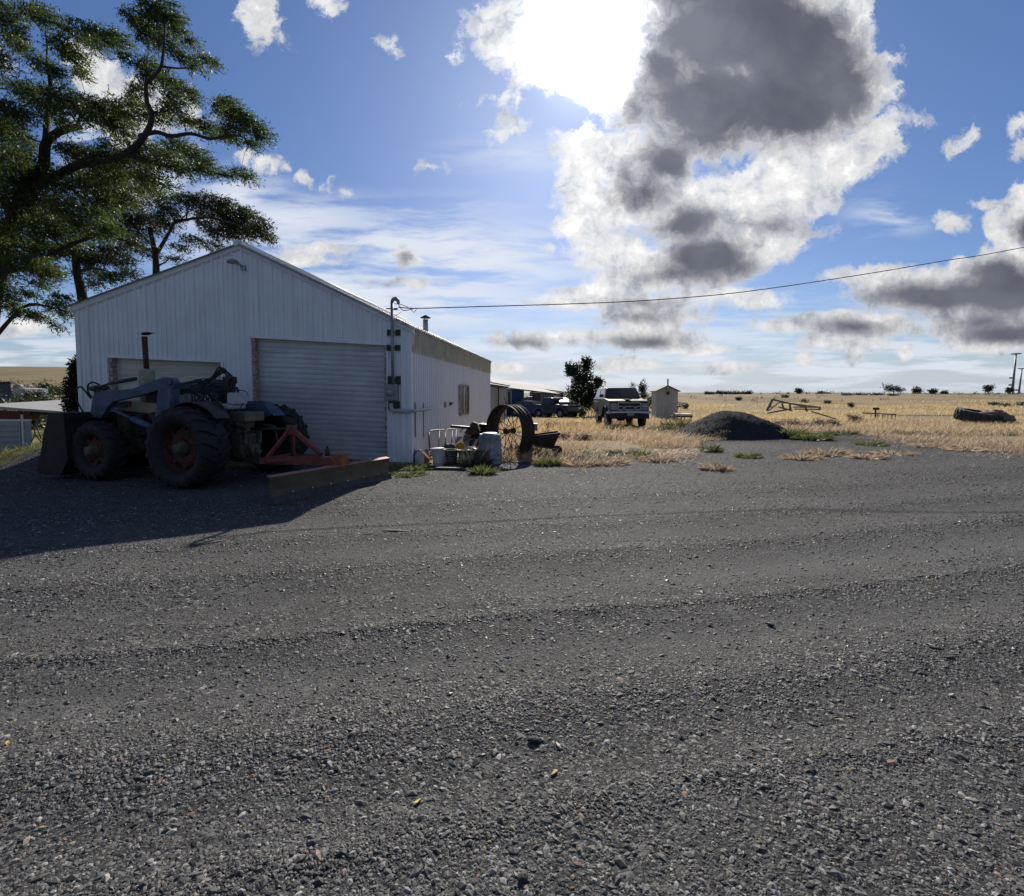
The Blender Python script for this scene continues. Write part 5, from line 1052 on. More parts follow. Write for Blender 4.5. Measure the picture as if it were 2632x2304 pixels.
# tarp covered load, red shelf
q = MB(); c0 = P(1352, 1037, 46.5); pr_ = [(-.75,-1.2),(-.72,-.1),(-.45,.35),(.15,.62),(.62,.66),(.66,-1.2)]
q.prism(pr_, lambda a_, z, t: c0 + Vector((a_, t, z)), -.1, 1.4); one(q, 'tarp_covered_load', mat('grey_green_tarp', (.10,.14,.16), .6, 0, .2, 2, bump=.5, bscale=3), 'grey-green tarp draped over a tall load in front of the blue house', 'tarp', bevel=.15)
q = MB(); q.box(P(1379, 1030, 47.2), (.75, .6, 1.5)); one(q, 'storage_cupboard', mat('dark_maroon', (.09,.04,.05), .6), 'dark maroon cupboard on the porch of the blue house beside the tarp', 'cupboard', bevel=.02)
# small grey shed
sh_ = thing('garden_shed', 'small dark grey shed with a blue tarp roof beside the pine tree', 'shed', (5, 43, tz(5, 43)))
A4 = P(1441, 1033, 43); B4_ = P(1474, 1037, 43); q = MB(); boxwall(q, A4, B4_, tz(5, 43) - .3, Vector((0, 2, 0))); q.build('wall', mat('shed_grey', (.10,.10,.11), .7, 0, .15, 3), sh_, True, bevel=.02)
q = MB(); A5, B5 = P(1437, 1035, 42.7), P(1472, 1035.5, 42.7); q.hexa([A5, B5, B5 + Vector((0,2.5,.30)), A5 + Vector((.3,2.5,.30)), A5 + Vector((0,0,.07)), B5 + Vector((0,0,.07)), B5 + Vector((-.3,2.5,.40)), A5 + Vector((.5,2.5,.40))]); q.build('roof', mat('blue_grey_tarp', (.13,.19,.24), .5), sh_, True)

# outhouse-like tin shed
OH = thing('tool_shed', 'narrow beige tin shed with gable roof and vent pipe right of the lifted truck', 'shed', (9.9, 33.0, tz(9.9, 33)))
z0 = 1.55 - (1078.5 - 1018) / 1300 * 33; m1 = P(1715, 1008, 33); w2 = .70; OM = mat('beige_tin', (.50,.48,.45), .6, 0, .06, 2, streak=((.36,.34,.31), (6, 6, .5), .5)); zt = P(1690, 1006, 33).z; zr = P(1715, 993, 33).z
q = MB()
for x0, x1 in ((-w2, -.015), (.015, w2)):
    n_ = 5
    for i in range(n_):
        xa, xb = x0 + (x1-x0)*i/n_, x0 + (x1-x0)*(i+1)/n_ - .012
        za, zb_ = zr - (zr-zt)*abs(xa)/w2, zr - (zr-zt)*abs(xb)/w2
        q.hexa([Vector((m1.x+xa, 33, z0)), Vector((m1.x+xb, 33, z0)), Vector((m1.x+xb, 33.05, z0)), Vector((m1.x+xa, 33.05, z0)), Vector((m1.x+xa, 33, za)), Vector((m1.x+xb, 33, zb_)), Vector((m1.x+xb, 33.05, zb_)), Vector((m1.x+xa, 33.05, za))])
q.build('front_panel', OM, OH, True)
q = MB(); q.hexa([Vector((m1.x-w2-.01, 33.03, z0)), Vector((m1.x+w2+.01, 33.03, z0)), Vector((m1.x+w2+.01, 34.1, z0)), Vector((m1.x-w2-.01, 34.1, z0)), Vector((m1.x-w2-.01, 33.03, zt)), Vector((m1.x+w2+.01, 33.03, zt)), Vector((m1.x+w2+.01, 34.1, zt)), Vector((m1.x-w2-.01, 34.1, zt))])
q.add([Vector((m1.x-w2, 33.04, zt)), Vector((m1.x+w2, 33.04, zt)), Vector((m1.x, 33.04, zr)), Vector((m1.x-w2, 34.0, zt)), Vector((m1.x+w2, 34.0, zt)), Vector((m1.x, 34.0, zr))], [(0,1,2),(5,4,3)]); q.build('wall', OM, OH, True)
q = MB()
for s_ in (-1, 1): q.hexa([Vector((m1.x, 32.85, zr+.01)), Vector((m1.x+s_*(w2+.12), 32.85, zt-.04)), Vector((m1.x+s_*(w2+.12), 34.2, zt-.04)), Vector((m1.x, 34.2, zr+.01)), Vector((m1.x, 32.85, zr+.06)), Vector((m1.x+s_*(w2+.12), 32.85, zt+.01)), Vector((m1.x+s_*(w2+.12), 34.2, zt+.01)), Vector((m1.x, 34.2, zr+.06))])
q.build('roof', DARKW, OH, True)
q = MB(); q.tube([Vector((m1.x, 32.9, zt+.0)), Vector((m1.x, 32.9, zr+.40))], .05, 10); q.build('vent_pipe', PVC, OH, True)
q = MB(); q.tube([Vector((m1.x, 32.9, zr+.38)), Vector((m1.x, 32.9, zr+.47))], .045, 10); q.build('vent_cap', DARKW, OH, True)
q = MB(); q.tube([Vector((m1.x, 32.8, zr-.55)), Vector((m1.x, 32.8, zr-.36))], .10, 12); q.build('lamp', DARKW, OH, True)
q = MB(); q.box(Vector((m1.x, 33.55, z0 - .04)), (1.3, 1.05, .10)); q.box(Vector((m1.x-.5, 33.2, z0-.15)), (.15,.2,.25)); q.box(Vector((m1.x+.5, 33.2, z0-.15)), (.15,.2,.25)); q.build('skid_base', DARKW, OH, True)

# low trailer-like bench beside it, with a red jack
lt = thing('flat_cart', 'low flat cart with a tan deck between the tin shed and the gravel pile', 'cart', (11.3, 29, tz(11.3, 29)))
A = P(1738, 1068, 29); B = P(1780, 1068.5, 29); q = MB(); q.hexa([A, B, B + Vector((.2,1.4,.02)), A + Vector((.2,1.4,.02)), A + Vector((0,0,.08)), B + Vector((0,0,.08)), B + Vector((.2,1.4,.1)), A + Vector((.2,1.4,.1))]); q.build('deck', mat('tan_deck', (.42,.33,.22), .7, 0, .15, 5), lt, True)
q = MB(); q.bar(A + Vector((0,-.02,-.06)), B + Vector((0,-.02,-.06)), .05, .10); q.build('side_rail', RUST, lt, True)
for k in (.35, .95): q = MB(); w_ = A.lerp(B, k); q.tube([w_ + Vector((0,.1,-.1)), Vector((w_.x, w_.y+.1, tz(w_.x, 29)))], .04, 8); q.build('leg', RUST, lt, True)
q = MB(); q.tube([A + Vector((-.12,0,.10)), A + Vector((-.12,0,-.25)), A + Vector((-.02,0,-.42))], .045, 8); q.bar(A + Vector((-.35,0,-.05)), A, .06, .05); q.build('drawbar_jack', RUSTR, lt, True)
q = MB(); q.box(A + Vector((-.12, 0, .13)), (.10, .1, .08)); q.build('jack_cap', CHROME, lt, True)

# ------------------------------------------------------------------ vehicles
TINT = mat('dark_car_glass', (.012,.016,.020), .06, 0, .1, 3, spec=.9)
def arcpts(cx, cz, r, zb, n=8): return [(cx + r*math.cos(a_), cz + r*math.sin(a_)) for a_ in np.linspace(math.pi + math.asin(min(1, (cz - zb)/r)), -math.asin(min(1, (cz-zb)/r)), n)][::1]
def car(name, label, cat, loc, rz, paint, hw, L, zb, zh, zs, zr, hood, cab, ax, wr, group=None, roofm=None, bedz=None, hoodm=None):
    """x runs forward from the rear bumper at 0 to the front at L; hood = x where the windscreen starts; cab = (rear x at belt, rear x at roof, front x at roof)."""
    t = thing(name, label, cat, loc, rz, group)
    low = [(0, zb+.12)] + arcpts(ax[0], wr, wr*1.22, zb) + arcpts(ax[1], wr, wr*1.22, zb) + [(L-.1, zb+.05), (L, zb+.25), (L, zh-.12), (L-.15, zh-.02), (hood, zs), (cab[0], zs), (cab[0]-.02, bedz or zs), (.05, bedz or zs)]
    q = MB(); q.prism(low, lambda p, z, tt: Vector((p, tt, z)), -hw, hw); q.build('body', paint, t, bevel=.035)
    q = MB(); w2_ = hw*.80; A_ = [(cab[0], zs-.02), (hood, zs-.02), (cab[2], zr), (cab[1], zr)]
    V_ = [Vector((x, s*(hw*.97 if i < 2 else w2_), z)) for s in (-1, 1) for i, (x, z) in enumerate(A_)]
    q.add(V_, [(0,1,2,3),(7,6,5,4),(1,0,4,5),(2,1,5,6),(3,2,6,7),(0,3,7,4)]); q.build('cabin', paint, t, bevel=.04)
    def lerp(a_, b_, k): return a_ + (b_ - a_)*k
    q = MB(); e_ = .012
    ws = [Vector((lerp(hood, cab[2], k) + e_, s*lerp(hw*.97, w2_, k)*.92, lerp(zs, zr, k) + e_)) for k, s in ((.08,-1),(.08,1),(.86,1),(.86,-1))]
    q.add(ws + [v - Vector((.02, 0, .01)) for v in ws], [(0,1,2,3),(7,6,5,4)] + [((i+1)%4, i, i+4, (i+1)%4+4) for i in range(4)]); q.build('windscreen', TINT, t)
    q = MB(); rw = [Vector((lerp(cab[0], cab[1], k) - e_, s*lerp(hw*.97, w2_, k)*.86, lerp(zs, zr, k))) for k, s in ((.15,-1),(.15,1),(.85,1),(.85,-1))]
    q.add(rw + [v + Vector((.02, 0, 0)) for v in rw], [(3,2,1,0),(4,5,6,7)] + [(i, (i+1)%4, (i+1)%4+4, i+4) for i in range(4)]); q.build('rear_window', TINT, t)
    span = hood - cab[0]; nw = 2 if span > 1.9 else 1
    for s in (-1, 1):
        for w_ in range(nw):
            f0, f1 = (w_ + .10)/nw, (w_ + .92)/nw; q = MB()
            vs = [Vector((lerp(lerp(cab[0], hood, f), lerp(cab[1], cab[2], f), k), s*(lerp(hw*.97, w2_, k) + e_), lerp(zs, zr, k))) for f, k in ((f0,.1),(f1,.1),(f1,.84),(f0,.84))]
            q.add(vs + [v - Vector((0, s*.02, 0)) for v in vs], [(0,1,2,3),(7,6,5,4)] + [((i+1)%4, i, i+4, (i+1)%4+4) for i in range(4)]); q.build('side_window', TINT, t)
    if roofm: q = MB(); q.hexa([Vector((cab[1]+.05, -w2_*.96, zr-.0)), Vector((cab[2]-.05, -w2_*.96, zr)), Vector((cab[2]-.05, w2_*.96, zr)), Vector((cab[1]+.05, w2_*.96, zr)), Vector((cab[1]+.05, -w2_*.9, zr+.045)), Vector((cab[2]-.1, -w2_*.9, zr+.045)), Vector((cab[2]-.1, w2_*.9, zr+.045)), Vector((cab[1]+.05, w2_*.9, zr+.045))]); q.build('roof', roofm, t)
    if hoodm: q = MB(); q.hexa([Vector((hood, -hw*.9, zs+.0)), Vector((L-.14, -hw*.9, zh-.03)), Vector((L-.14, hw*.9, zh-.03)), Vector((hood, hw*.9, zs)), Vector((hood, -hw*.88, zs+.03)), Vector((L-.16, -hw*.88, zh+.0)), Vector((L-.16, hw*.88, zh)), Vector((hood, hw*.88, zs+.03))]); q.build('hood', hoodm, t)
    for x in ax:
        for s in (-1, 1):
            w = sub('wheel', t); w.location = (x, s*(hw-.12), wr); q = MB(); h = .13
            q.lathe([(wr*.58,-h*.8),(wr*.75,-h),(wr*.96,-h*.85),(wr,-h*.6),(wr,h*.6),(wr*.96,h*.85),(wr*.75,h),(wr*.58,h*.8)], 24, Ym, closed=True); q.build('tyre', BLACK, w)
            q = MB(); q.lathe([(wr*.60,s*h*.8),(wr*.5,s*h*.5),(wr*.2,s*h*.6),(wr*.18,s*h*.9),(.001,s*h*.9)], 20, Ym); q.build('rim', mat('wheel_grey', (.30,.30,.30), .45, .6), w)
    for s in (-1, 1):
        q = MB(); q.box((hood - .15, s*(hw + .10), zs + .13), (.10, .20, .16)); q.build('mirror', DARKW, t, bevel=.02)
    return t
SILV = mat('tan_two_tone_paint', (.17,.155,.12), .30, .45, .08, 2, coat=.4); DKP = mat('dark_navy_paint', (.02,.025,.045), .25, .3, .1, 2, coat=.5); BLP = mat('blue_car_paint', (.01,.035,.16), .25, .3, .1, 2, coat=.5); WHP = mat('white_car_paint', (.62,.62,.60), .35, 0, .05, 2, coat=.3)
kx, ky = 5.64, 24.35; kz = tz(kx, ky + 1)
K = car('lifted_truck', 'tan and silver lifted square-front truck with chrome bumper facing the camera in the weeds', 'truck', (kx, ky + 4.75, kz), rad(-90), SILV, .96, 4.75, .62, 1.36, 1.45, 2.0, 3.35, (.25, .45, 2.85), (1.15, 3.85), .46)
DKG = mat('dark_grille', (.02,.02,.025), .4, .4); SLV = mat('satin_silver', (.42,.43,.45), .35, .7, .06)
q = MB(); q.box((4.765, 0, 1.07), (.03, 1.86, .46)); q.build('grille', DKG, K, bevel=.01)
for z_ in (.90, 1.06, 1.235): 
    q = MB(); q.box((4.79, 0, z_), (.03, 1.0 if z_ != 1.06 else 1.86, .035)); q.build('grille_bar', SLV, K)
for s in (-1, 1):
    q = MB(); q.box((4.79, s*.53, 1.07), (.03, .03, .36)); q.build('grille_frame', SLV, K)
    q = MB(); q.box((4.79, s*.74, .96), (.03, .34, .13)); q.box((4.79, s*.74, 1.15), (.025, .34, .13)); q.build('headlight', mat('lamp_glass', (.22,.22,.22), .15, .3, spec=.9), K, bevel=.01)
    q = MB(); q.lathe([(.09, 0), (.10, .03), (.07, .06), (.001, .07)], 16, Matrix.Translation((4.83, s*.26, 1.0)) @ Matrix.Rotation(rad(90), 4, 'Y')); q.build('fog_lamp', mat('lamp_glass', (.45,.45,.45), .1, .3, spec=.9), K)
    q = MB(); q.prism([(a_, b_) for a_, b_ in arcpts(3.85, .50, .60, .45, 10)] + [(x, z) for x, z in arcpts(3.85, .50, .54, .45, 10)[::-1]], lambda p, z, t_: Vector((p, t_, z)), s*.94, s*1.06); q.build('fender_flare', DKP, K)
    q = MB(); q.tube([(2.0, s*.98, .55), (3.1, s*.98, .55)], .05, 8); q.build('side_step', DKG, K)
    q = MB(); q.tube([(4.6, s*.45, .60), (4.85, s*.45, .60)], .03, 8); q.build('tow_hook', DKG, K)
q = MB(); q.tube(spline([(4.62, -1.0, .77), (4.86, -.92, .79), (4.90, 0, .80), (4.86, .92, .79), (4.62, 1.0, .77)], 6), .085, 10, flat=.6); q.build('front_bumper', mat('bumper_chrome', (.5,.5,.52), .2, .85, .1, 6), K)
q = MB(); q.box((4.80, 0, .62), (.10, 1.84, .26)); q.build('lower_valance', DKG, K, bevel=.01)
q = MB(); q.box((4.94, .04, .71), (.015, .32, .16)); q.build('licence_plate', mat('plate_white', (.30,.32,.36), .5), K)
q = MB(); q.box((4.32, 0, 1.398), (.75, .26, .03)); q.build('hood_scoop', SILV, K, bevel=.01)
q = MB(); q.lathe([(.03,-.85),(.05,-.3),(.14,-.25),(.14,.05),(.05,.1),(.03,.85)], 14, Matrix.Translation((3.85, -.1, .46)) @ Ym); q.build('front_axle', DKG, K)
q = MB(); q.box((2.2, 0, .66), (4.2, .9, .12)); q.build('chassis', DKG, K)
q = MB(); q.box((2.7, .35, 1.60), (.12, .45, .5)); q.box((2.7, -.35, 1.60), (.12, .45, .5)); q.build('seats', DKG, K)
def Pt(px, Y): p = P(px, 1018, Y); return (p.x, Y, tz(p.x, Y))
car('pickup_truck', 'dark pickup with a white roof and hood parked in front of the blue house', 'truck', Pt(1376, 46.0), rad(-50), DKP, .92, 5.0, .38, 1.12, 1.16, 1.72, 3.3, (1.7, 1.85, 2.85), (1.0, 4.0), .38, roofm=WHP, hoodm=WHP, bedz=1.12)
car('sedan', 'blue sedan half hidden behind the steel wheel and dry grass', 'car', Pt(1318, 47.0), rad(-38), BLP, .86, 4.4, .22, .85, .90, 1.38, 3.2, (.5, 1.1, 2.5), (.85, 3.5), .31)

# ------------------------------------------------------------------ field things
def onT(px, py_, Y): p = P(px, py_, Y); return Vector((p.x, Y, tz(p.x, Y)))
# big tyre lying flat
tp = onT(2508, 1092, 27.3); bt = thing('discarded_tyre', 'huge old tractor tyre lying flat in the dry grass at the right', 'tyre', tuple(tp), .3); bt.rotation_euler = (rad(13), rad(3), .3); bt.location.z += .12
q = MB(); R, w, rr = .98, .62, .56
q.lathe([(rr,.05),(rr+.12,.0),(R-.08,.02),(R-.03,.12),(R-.02,w/2),(R-.03,w-.12),(R-.08,w-.02),(rr+.12,w),(rr,w-.05),(rr+.03,w-.09),(R-.13,w-.12),(R-.10,w/2),(R-.13,.12),(rr+.03,.09)], 56, closed=True)
for s_ in (0, 1):
    for i in range(22):
        a0 = 2*math.pi*(i + .5*s_)/22; pts = []
        for z_, da, r_ in ((w/2, .13, R+.0), (w*.78 if s_ else w*.22, .04, R), (w*.97 if s_ else w*.03, -.02, R-.05)):
            for dq in (-.04, .04):
                for up in (1, 0): pts.append(((r_ + .02 if up else r_ - .08)*math.cos(a0+da+dq), (r_ + .02 if up else r_ - .08)*math.sin(a0+da+dq), z_))
        q.add(pts, [(0,2,6,4),(4,6,10,8),(0,4,5,1),(4,8,9,5),(2,3,7,6),(6,7,11,10),(8,10,11,9),(0,1,3,2)])
q.build('body', mat('grey_weathered_rubber', (.045,.045,.047), .8, 0, .3, 6, col2=(.10,.095,.09), thr=(.5,.7)), bt)
lump('brown_tarp', 'crumpled brown tarp slumped over the right side of the big tyre', 'tarp', tuple(tp + Vector((.62, -.35, .42))), (.72,.55,.36), mat('red_brown_tarp', (.20,.13,.10), .85, 0, .2, 4, bump=.6, bscale=6), 7, .5, 14)
# rusty long bar with a mailbox-like plate on a post
hs = thing('rusty_hitch_post', 'rusty post with a small plate on top standing in the dry field', 'post', tuple(onT(2249, 1072, 31)))
z_ = P(2249, 1051, 31).z; xb = onT(2249, 1072, 31)
q = MB(); q.bar(xb - Vector((0,0,.1)), Vector((xb.x+.03, 31, z_)), .08, .05); q.build('pole', RUST, hs, True)
q = MB(); q.box(Vector((xb.x+.05, 31, z_)), (.36, .10, .14), Matrix.Rotation(rad(3), 3, 'Y')); q.build('plate', RUST, hs, True, bevel=.01)
rk_ = thing('harrow_bar', 'long low rusty harrow bar with hanging tines behind the plate post', 'harrow', tuple(onT(2260, 1072, 31.6)))
A, B = P(2217, 1062, 31.6), P(2304, 1066, 31.6); q = MB(); q.bar(A, B, .06, .07); q.build('bar', RUST, rk_, True)
for k in (.25, .45, .6, .75, .87, .97): w_ = A.lerp(B, k); q = MB(); q.tube([w_, Vector((w_.x, w_.y, tz(w_.x, w_.y)))], .018, 6); q.build('tine', RUST, rk_, True)
# collapsed timber frame
WD = mat('silvered_timber', (.20,.18,.16), .85, 0, .25, 6, col2=(.10,.08,.07), thr=(.5,.7))
fr = thing('collapsed_frame', 'collapsed grey timber frame lying among dry weeds behind the gravel pile', 'timber frame', tuple(onT(2040, 1060, 29)))
for a_, b_ in (((1971,1056,28),(1986,1027,28.3)),((1986,1027,28.3),(1975,1054,29.3)),((1986,1027,28.3),(2022,1036,29)),((1975,1055,28.4),(2002,1034,29.2)),((2002,1034,29.2),(2104,1047,29.8)),((1990,1029,28.4),(2070,1046,28.6)),
               ((2040,1047,28.6),(2107,1047,28.8)),((2042,1052,28.6),(2107,1053,28.9)),((2107,1046,28.8),(2107,1055,28.8)),((2003,1047,28.4),(2035,1056,28.5)),((1974,1062,28),(2030,1052,28.9)),((2030,1040,28.8),(2032,1056,28.7)),((2070,1046,28.7),(2074,1058,28.7)),((2010,1038,28.6),(2016,1054,28.5)),((2085,1058,28),(2150,1078,27.5))):
    q = MB(); q.bar(P(*a_), P(*b_), .09, .07); q.build('beam', WD, fr, True)
# light masts on the right
def mastpole(px, pyt, pyb, Y, lab, plats):
    t = P(px, pyt, Y); b = Vector((P(px - 10 if px < 2615 else px - 8, 1000, Y).x, Y, tz(t.x, Y) - .5)); m_ = thing('light_mast', lab, 'light mast', tuple(b), 0, 'tall light masts on the right horizon')
    q = MB(); q.tube([b, t], [.55, .28], 10); q.build('pole', mat('mast_steel', (.16,.17,.18), .5, .5), m_, True)
    q = MB(); q.box(t, (2.6, 2.6, .5)); q.build('lamp_ring', mat('mast_steel', (.16,.17,.18), .5, .5), m_, True)
    for k in plats: w_ = b.lerp(t, k); q = MB(); q.box(w_ + Vector((-.9, 0, 0)), (1.6, 1, .7)); q.build('bracket', mat('mast_steel', (.16,.17,.18), .5, .5), m_, True)
mastpole(2612, 910, 1000, 240, 'taller of the two light masts at the right edge of the sky', (.25, .42))
mastpole(2627, 948, 1000, 300, 'shorter and more distant light mast at the right edge', (.2,))

# ------------------------------------------------------------------ plants
SAGE = leaf_mat('sage_leaf', (.060,.070,.050), (.13,.14,.105), .15); SHR = leaf_mat('shrub_leaf', (.022,.035,.015), (.05,.07,.03), .2); GRN = leaf_mat('weed_leaf', (.075,.10,.035), (.19,.20,.075), .3); FARL = leaf_mat('far_tree_leaf', (.035,.045,.038), (.07,.082,.062), .12)
def bush(name, label, cat, px0, px1, pyt, Y, m, n, L, seed, group=None, trunk=True, zb=None, elong=0.6, tops=None, sub__=5):
    r = random.Random(seed); a0, a1 = P(px0, pyt, Y), P(px1, pyt, Y); cx = (a0.x + a1.x)/2; w = (a1.x - a0.x)/2; z0 = tz(cx, Y) if zb is None else zb; h = max(.3, a0.z - z0)
    t = thing(name, label, cat, (cx, Y, z0), 0, group); cl = []; tg = []
    nc = 10 if n > 400 else 6
    for i in range(nc):
        if tops: fx_, fz_, fr_ = tops[i % len(tops)]
        else: a_ = r.uniform(0, 6.28); q_ = r.uniform(.1, .75); fx_, fz_, fr_ = q_*math.cos(a_), r.uniform(.35 if trunk else .2, .8), r.uniform(.25, .4)
        fz_ = fz_ if (trunk or tops) else fz_*.62 - .05
        x, y, z = cx + fx_*w, Y + r.uniform(-.6, .6)*w*elong, z0 + fz_*h
        cl.append((x, y, z, w*fr_*1.1, w*fr_, h*fr_*(.6 if trunk else .5), 1.0)); tg.append(Vector((x, y, z)))
    base = Vector((cx, Y, z0))
    if trunk:
        lst = branchy([([base - Vector((0,0,.2)), base + Vector((w*.04, 0, h*.22)), base + Vector((-w*.03, 0, h*.45))], .045*h, .02*h)], tg, .03*h, .006*h, seed=seed)
        limbs_mesh(lst, 5).build('trunk', BARK, t, True)
    else: q = MB(); [q.tube([base, base + (g - base)*.8], [.03*w, .01*w], 4) for g in tg]; q.build('stem', BARK, t, True)
    V, Fc = leaves(cl, n//nc, L, L*.42, wind=(.2, 0, .25), seed=seed, sub_=sub__); mesh_np('crown' if trunk else 'foliage', V - np.array([cx, Y, z0])[None], Fc, m, t); return t
jt = [(-.55,.80,.20),(-.2,.74,.30),(.22,.90,.22),(0,.55,.42),(-.3,.40,.38),(.25,.62,.32),(.55,.42,.26),(.82,.58,.15),(.05,.28,.42),(.4,.28,.3),(-.15,.95,.10),(.75,.36,.18),(-.4,.62,.28),(.1,.82,.24)]
bush('juniper_tree', 'dark rugged juniper tree standing behind the pickup near the blue house', 'tree', 1441, 1547, 921, 44, PINE, 7000, .26, 41, None, True, None, .6, jt)
g = 'trees along the skyline'
for i, (x0, x1, yt, Y, lab) in enumerate(((2262,2330,984,190,'wide flat-topped tree on the skyline left of the light masts'),(2341,2374,996,190,'small round tree on the skyline just right of the wide flat-topped one'),(2378,2416,1001,195,'low bushy tree on the skyline right of the small round one'),
        (2419,2436,1000,195,'tiny tree on the skyline between low bushes and open grass'),(2527,2553,988,180,'upright tree with bare twigs near the light masts'),(2586,2604,997,185,'small tree at the foot of the tall light mast'),
        (1805,1836,1003,230,'left end of the dark tree belt above the gravel pile'),(1833,1872,1001,230,'dark tree in the belt above the left of the pile'),(1866,1908,998,230,'tallest rounded tree of the dark belt above the gravel pile'),(1900,1938,999,230,'right end tree of the dark belt above the pile'),
        (2040,2067,999,200,'lone dark tree on the skyline above the collapsed timber'),(2098,2128,1004,200,'low tree on the skyline right of the collapsed timber'))):
    bush('far_tree', lab, 'tree', x0 - (3 if 5 < i < 10 else 0), x1 + (3 if 5 < i < 10 else 0), yt, Y, FARL, 1000, .62, 60 + i, g, not (5 < i < 10 or i in (3, 11)), None, .6)
for i, (x0, x1, yt, Y, lab) in enumerate(((1640,1664,978,60,'thin tree rising behind the right side of the lifted truck'),(1612,1640,974,75,'airy treetop showing over the truck roof'),(1662,1690,1003,62,'round dark bush between the truck and the tin shed'))):
    bush('tree' if i < 2 else 'bush', lab, 'tree' if i < 2 else 'bush', x0, x1, yt, Y, SHR, 900 if i != 1 else 350, .24, 90 + i, None, i < 2)
g = 'sagebrush in the dry field'
for i, (x0, x1, yt, Y, lab) in enumerate(((2538,2572,1026,62,'grey-green sagebrush above the big tyre, left half of the pair'),(2568,2602,1028,60,'grey-green sagebrush above the big tyre, right half of the pair'),(2610,2650,1025,62,'sagebrush cut by the right edge above the tyre'),(2152,2196,1005,110,'dark sagebrush row on the rise, left end'),
        (2190,2236,1006,112,'dark sagebrush in the middle of the row on the rise'),(2230,2274,1008,112,'dark sagebrush at the right end of the row on the rise'),(2277,2312,1008,105,'pale round sagebrush just below the flat-topped tree'),(2052,2082,1019,75,'rounded sagebrush on the slope above the collapsed timber'),
        (2114,2138,1021,72,'small sagebrush right of the rounded one above the timber'),(2008,2028,1011,95,'small sagebrush high on the slope above the timber frame'),(1752,1772,1022,55,'sagebrush beside the dirt lane right of the tin shed'),(1890,1906,1012,85,'tiny sagebrush on the slope above the pile'),(2180,2200,1026,60,'small grey bush on the slope left of the rusty post'))):
    bush('sagebrush', lab, 'shrub', x0, x1, yt, Y, SAGE, 500, .16 * max(1, Y/60), 120 + i, g, False)
bush('bush', 'bushy green shrub between the small shed and the parked truck', 'bush', 1486, 1506, 1024, 37, GRN, 900, .12, 151, None, False)
bush('flower_bed', 'grey-green overgrown garden bed left of the lifted truck', 'plants', 1491, 1546, 1064, 33, SAGE, 900, .10, 152, None, False)
q = MB()
for px, dy in ((1512,0),(1518,.2),(1526,.1),(1531,.0)): a_ = onT(px, 1075, 33 + dy); q.bar(a_, a_ + Vector((.1*random.uniform(-1,2), 0, .62)), .04, .04)
one(q, 'garden_stakes', WOODG, 'few leaning stakes sticking out of the garden bed', 'stakes')
# left side: conifer and shrubs by the garage corner, and the valley
ct_ = [(-.1,.92,.12),(.1,.8,.2),(-.25,.68,.28),(.2,.6,.3),(-.4,.5,.32),(.3,.42,.38),(-.5,.32,.36),(.1,.3,.5),(-.3,.18,.42),(.5,.2,.4)]
bush('fir_tree', 'dark shaggy fir whose edge shows left of the garage corner', 'tree', 150, 262, 922, 21, PINE, 9000, .22, 161, None, True, None, .5, ct_)
bush('bush', 'green shrub below the fir beside the garage corner', 'bush', 168, 215, 990, 19, SHR, 1500, .11, 162, None, False)
bush('bush', 'dark leafy shrub beyond the long roof, left of the fir', 'bush', 112, 160, 985, 30, SHR, 1300, .16, 163, None, False)
for i, (x0, x1, yt, Y, lab) in enumerate(((62,92,1021,45,'round dark purple-green bush above the long roof'),(100,122,966,120,'pointed dark tree on the valley slope'),(62,84,985,95,'dark hedge clump beside the distant white house'),(82,100,986,98,'second hedge clump further right on the valley slope'),(90,120,1000,80,'dark bush in the valley under the pointed tree'),
        (-20,14,1030,42,'low shrub under the distant grey barn'),(120,150,975,130,'dark shrubs high on the slope near the fir'),(0,40,1034,38,'grey-green shrub just above the red building roof'))):
    bush('valley_bush', lab, 'bush', x0, x1, yt, Y, SHR, 700, .011 * Y / 2.2, 170 + i, 'bushes in the valley on the left', False)
gbn = thing('grey_barn', 'dark grey barn far off at the left edge of the valley', 'barn', tuple(onT(8, 1028, 90)))
A = P(-30, 986, 90); B = P(27, 986, 90); zb_ = P(10, 1028, 90).z; q = MB(); boxwall(q, A, B, zb_ - 1, Vector((-7, 6, 0))); q.build('wall', mat('barn_grey', (.085,.095,.12), .7, 0, .1, .5, streak=((.05,.055,.07), (3,3,.2), .6)), gbn, True)
q = MB(); q.hexa([A + Vector((-.3,-.3,0)), B + Vector((.3,-.3,0)), B + Vector((-6.7,6.3,0)), A + Vector((-7.3,6.3,0)), A + Vector((-.3,-.3,.25)), B + Vector((.3,-.3,.25)), B + Vector((-6.7,6.3,.4)), A + Vector((-7.3,6.3,.4))]); q.build('roof', DARKW, gbn, True)
wh_ = thing('white_house', 'small white house with a domed roof far across the valley', 'house', tuple(onT(48, 1004, 100)))
A = P(34, 997, 100); B = P(64, 999, 100); q = MB(); boxwall(q, A, B, P(50, 1006, 100).z - 1.2, Vector((0, 5, 0))); q.build('wall', mat('distant_white', (.5,.48,.47), .6), wh_, True)
q = MB(); c_p = P(47, 997, 101); q.lathe([(1.0,0),(.92,.35),(.6,.66),(.001,.75)], 20, Matrix.Translation(c_p) @ Matrix.Diagonal((.8, .8, 1, 1))); q.build('roof', mat('pinkish_roof', (.36,.28,.26), .7), wh_, True)
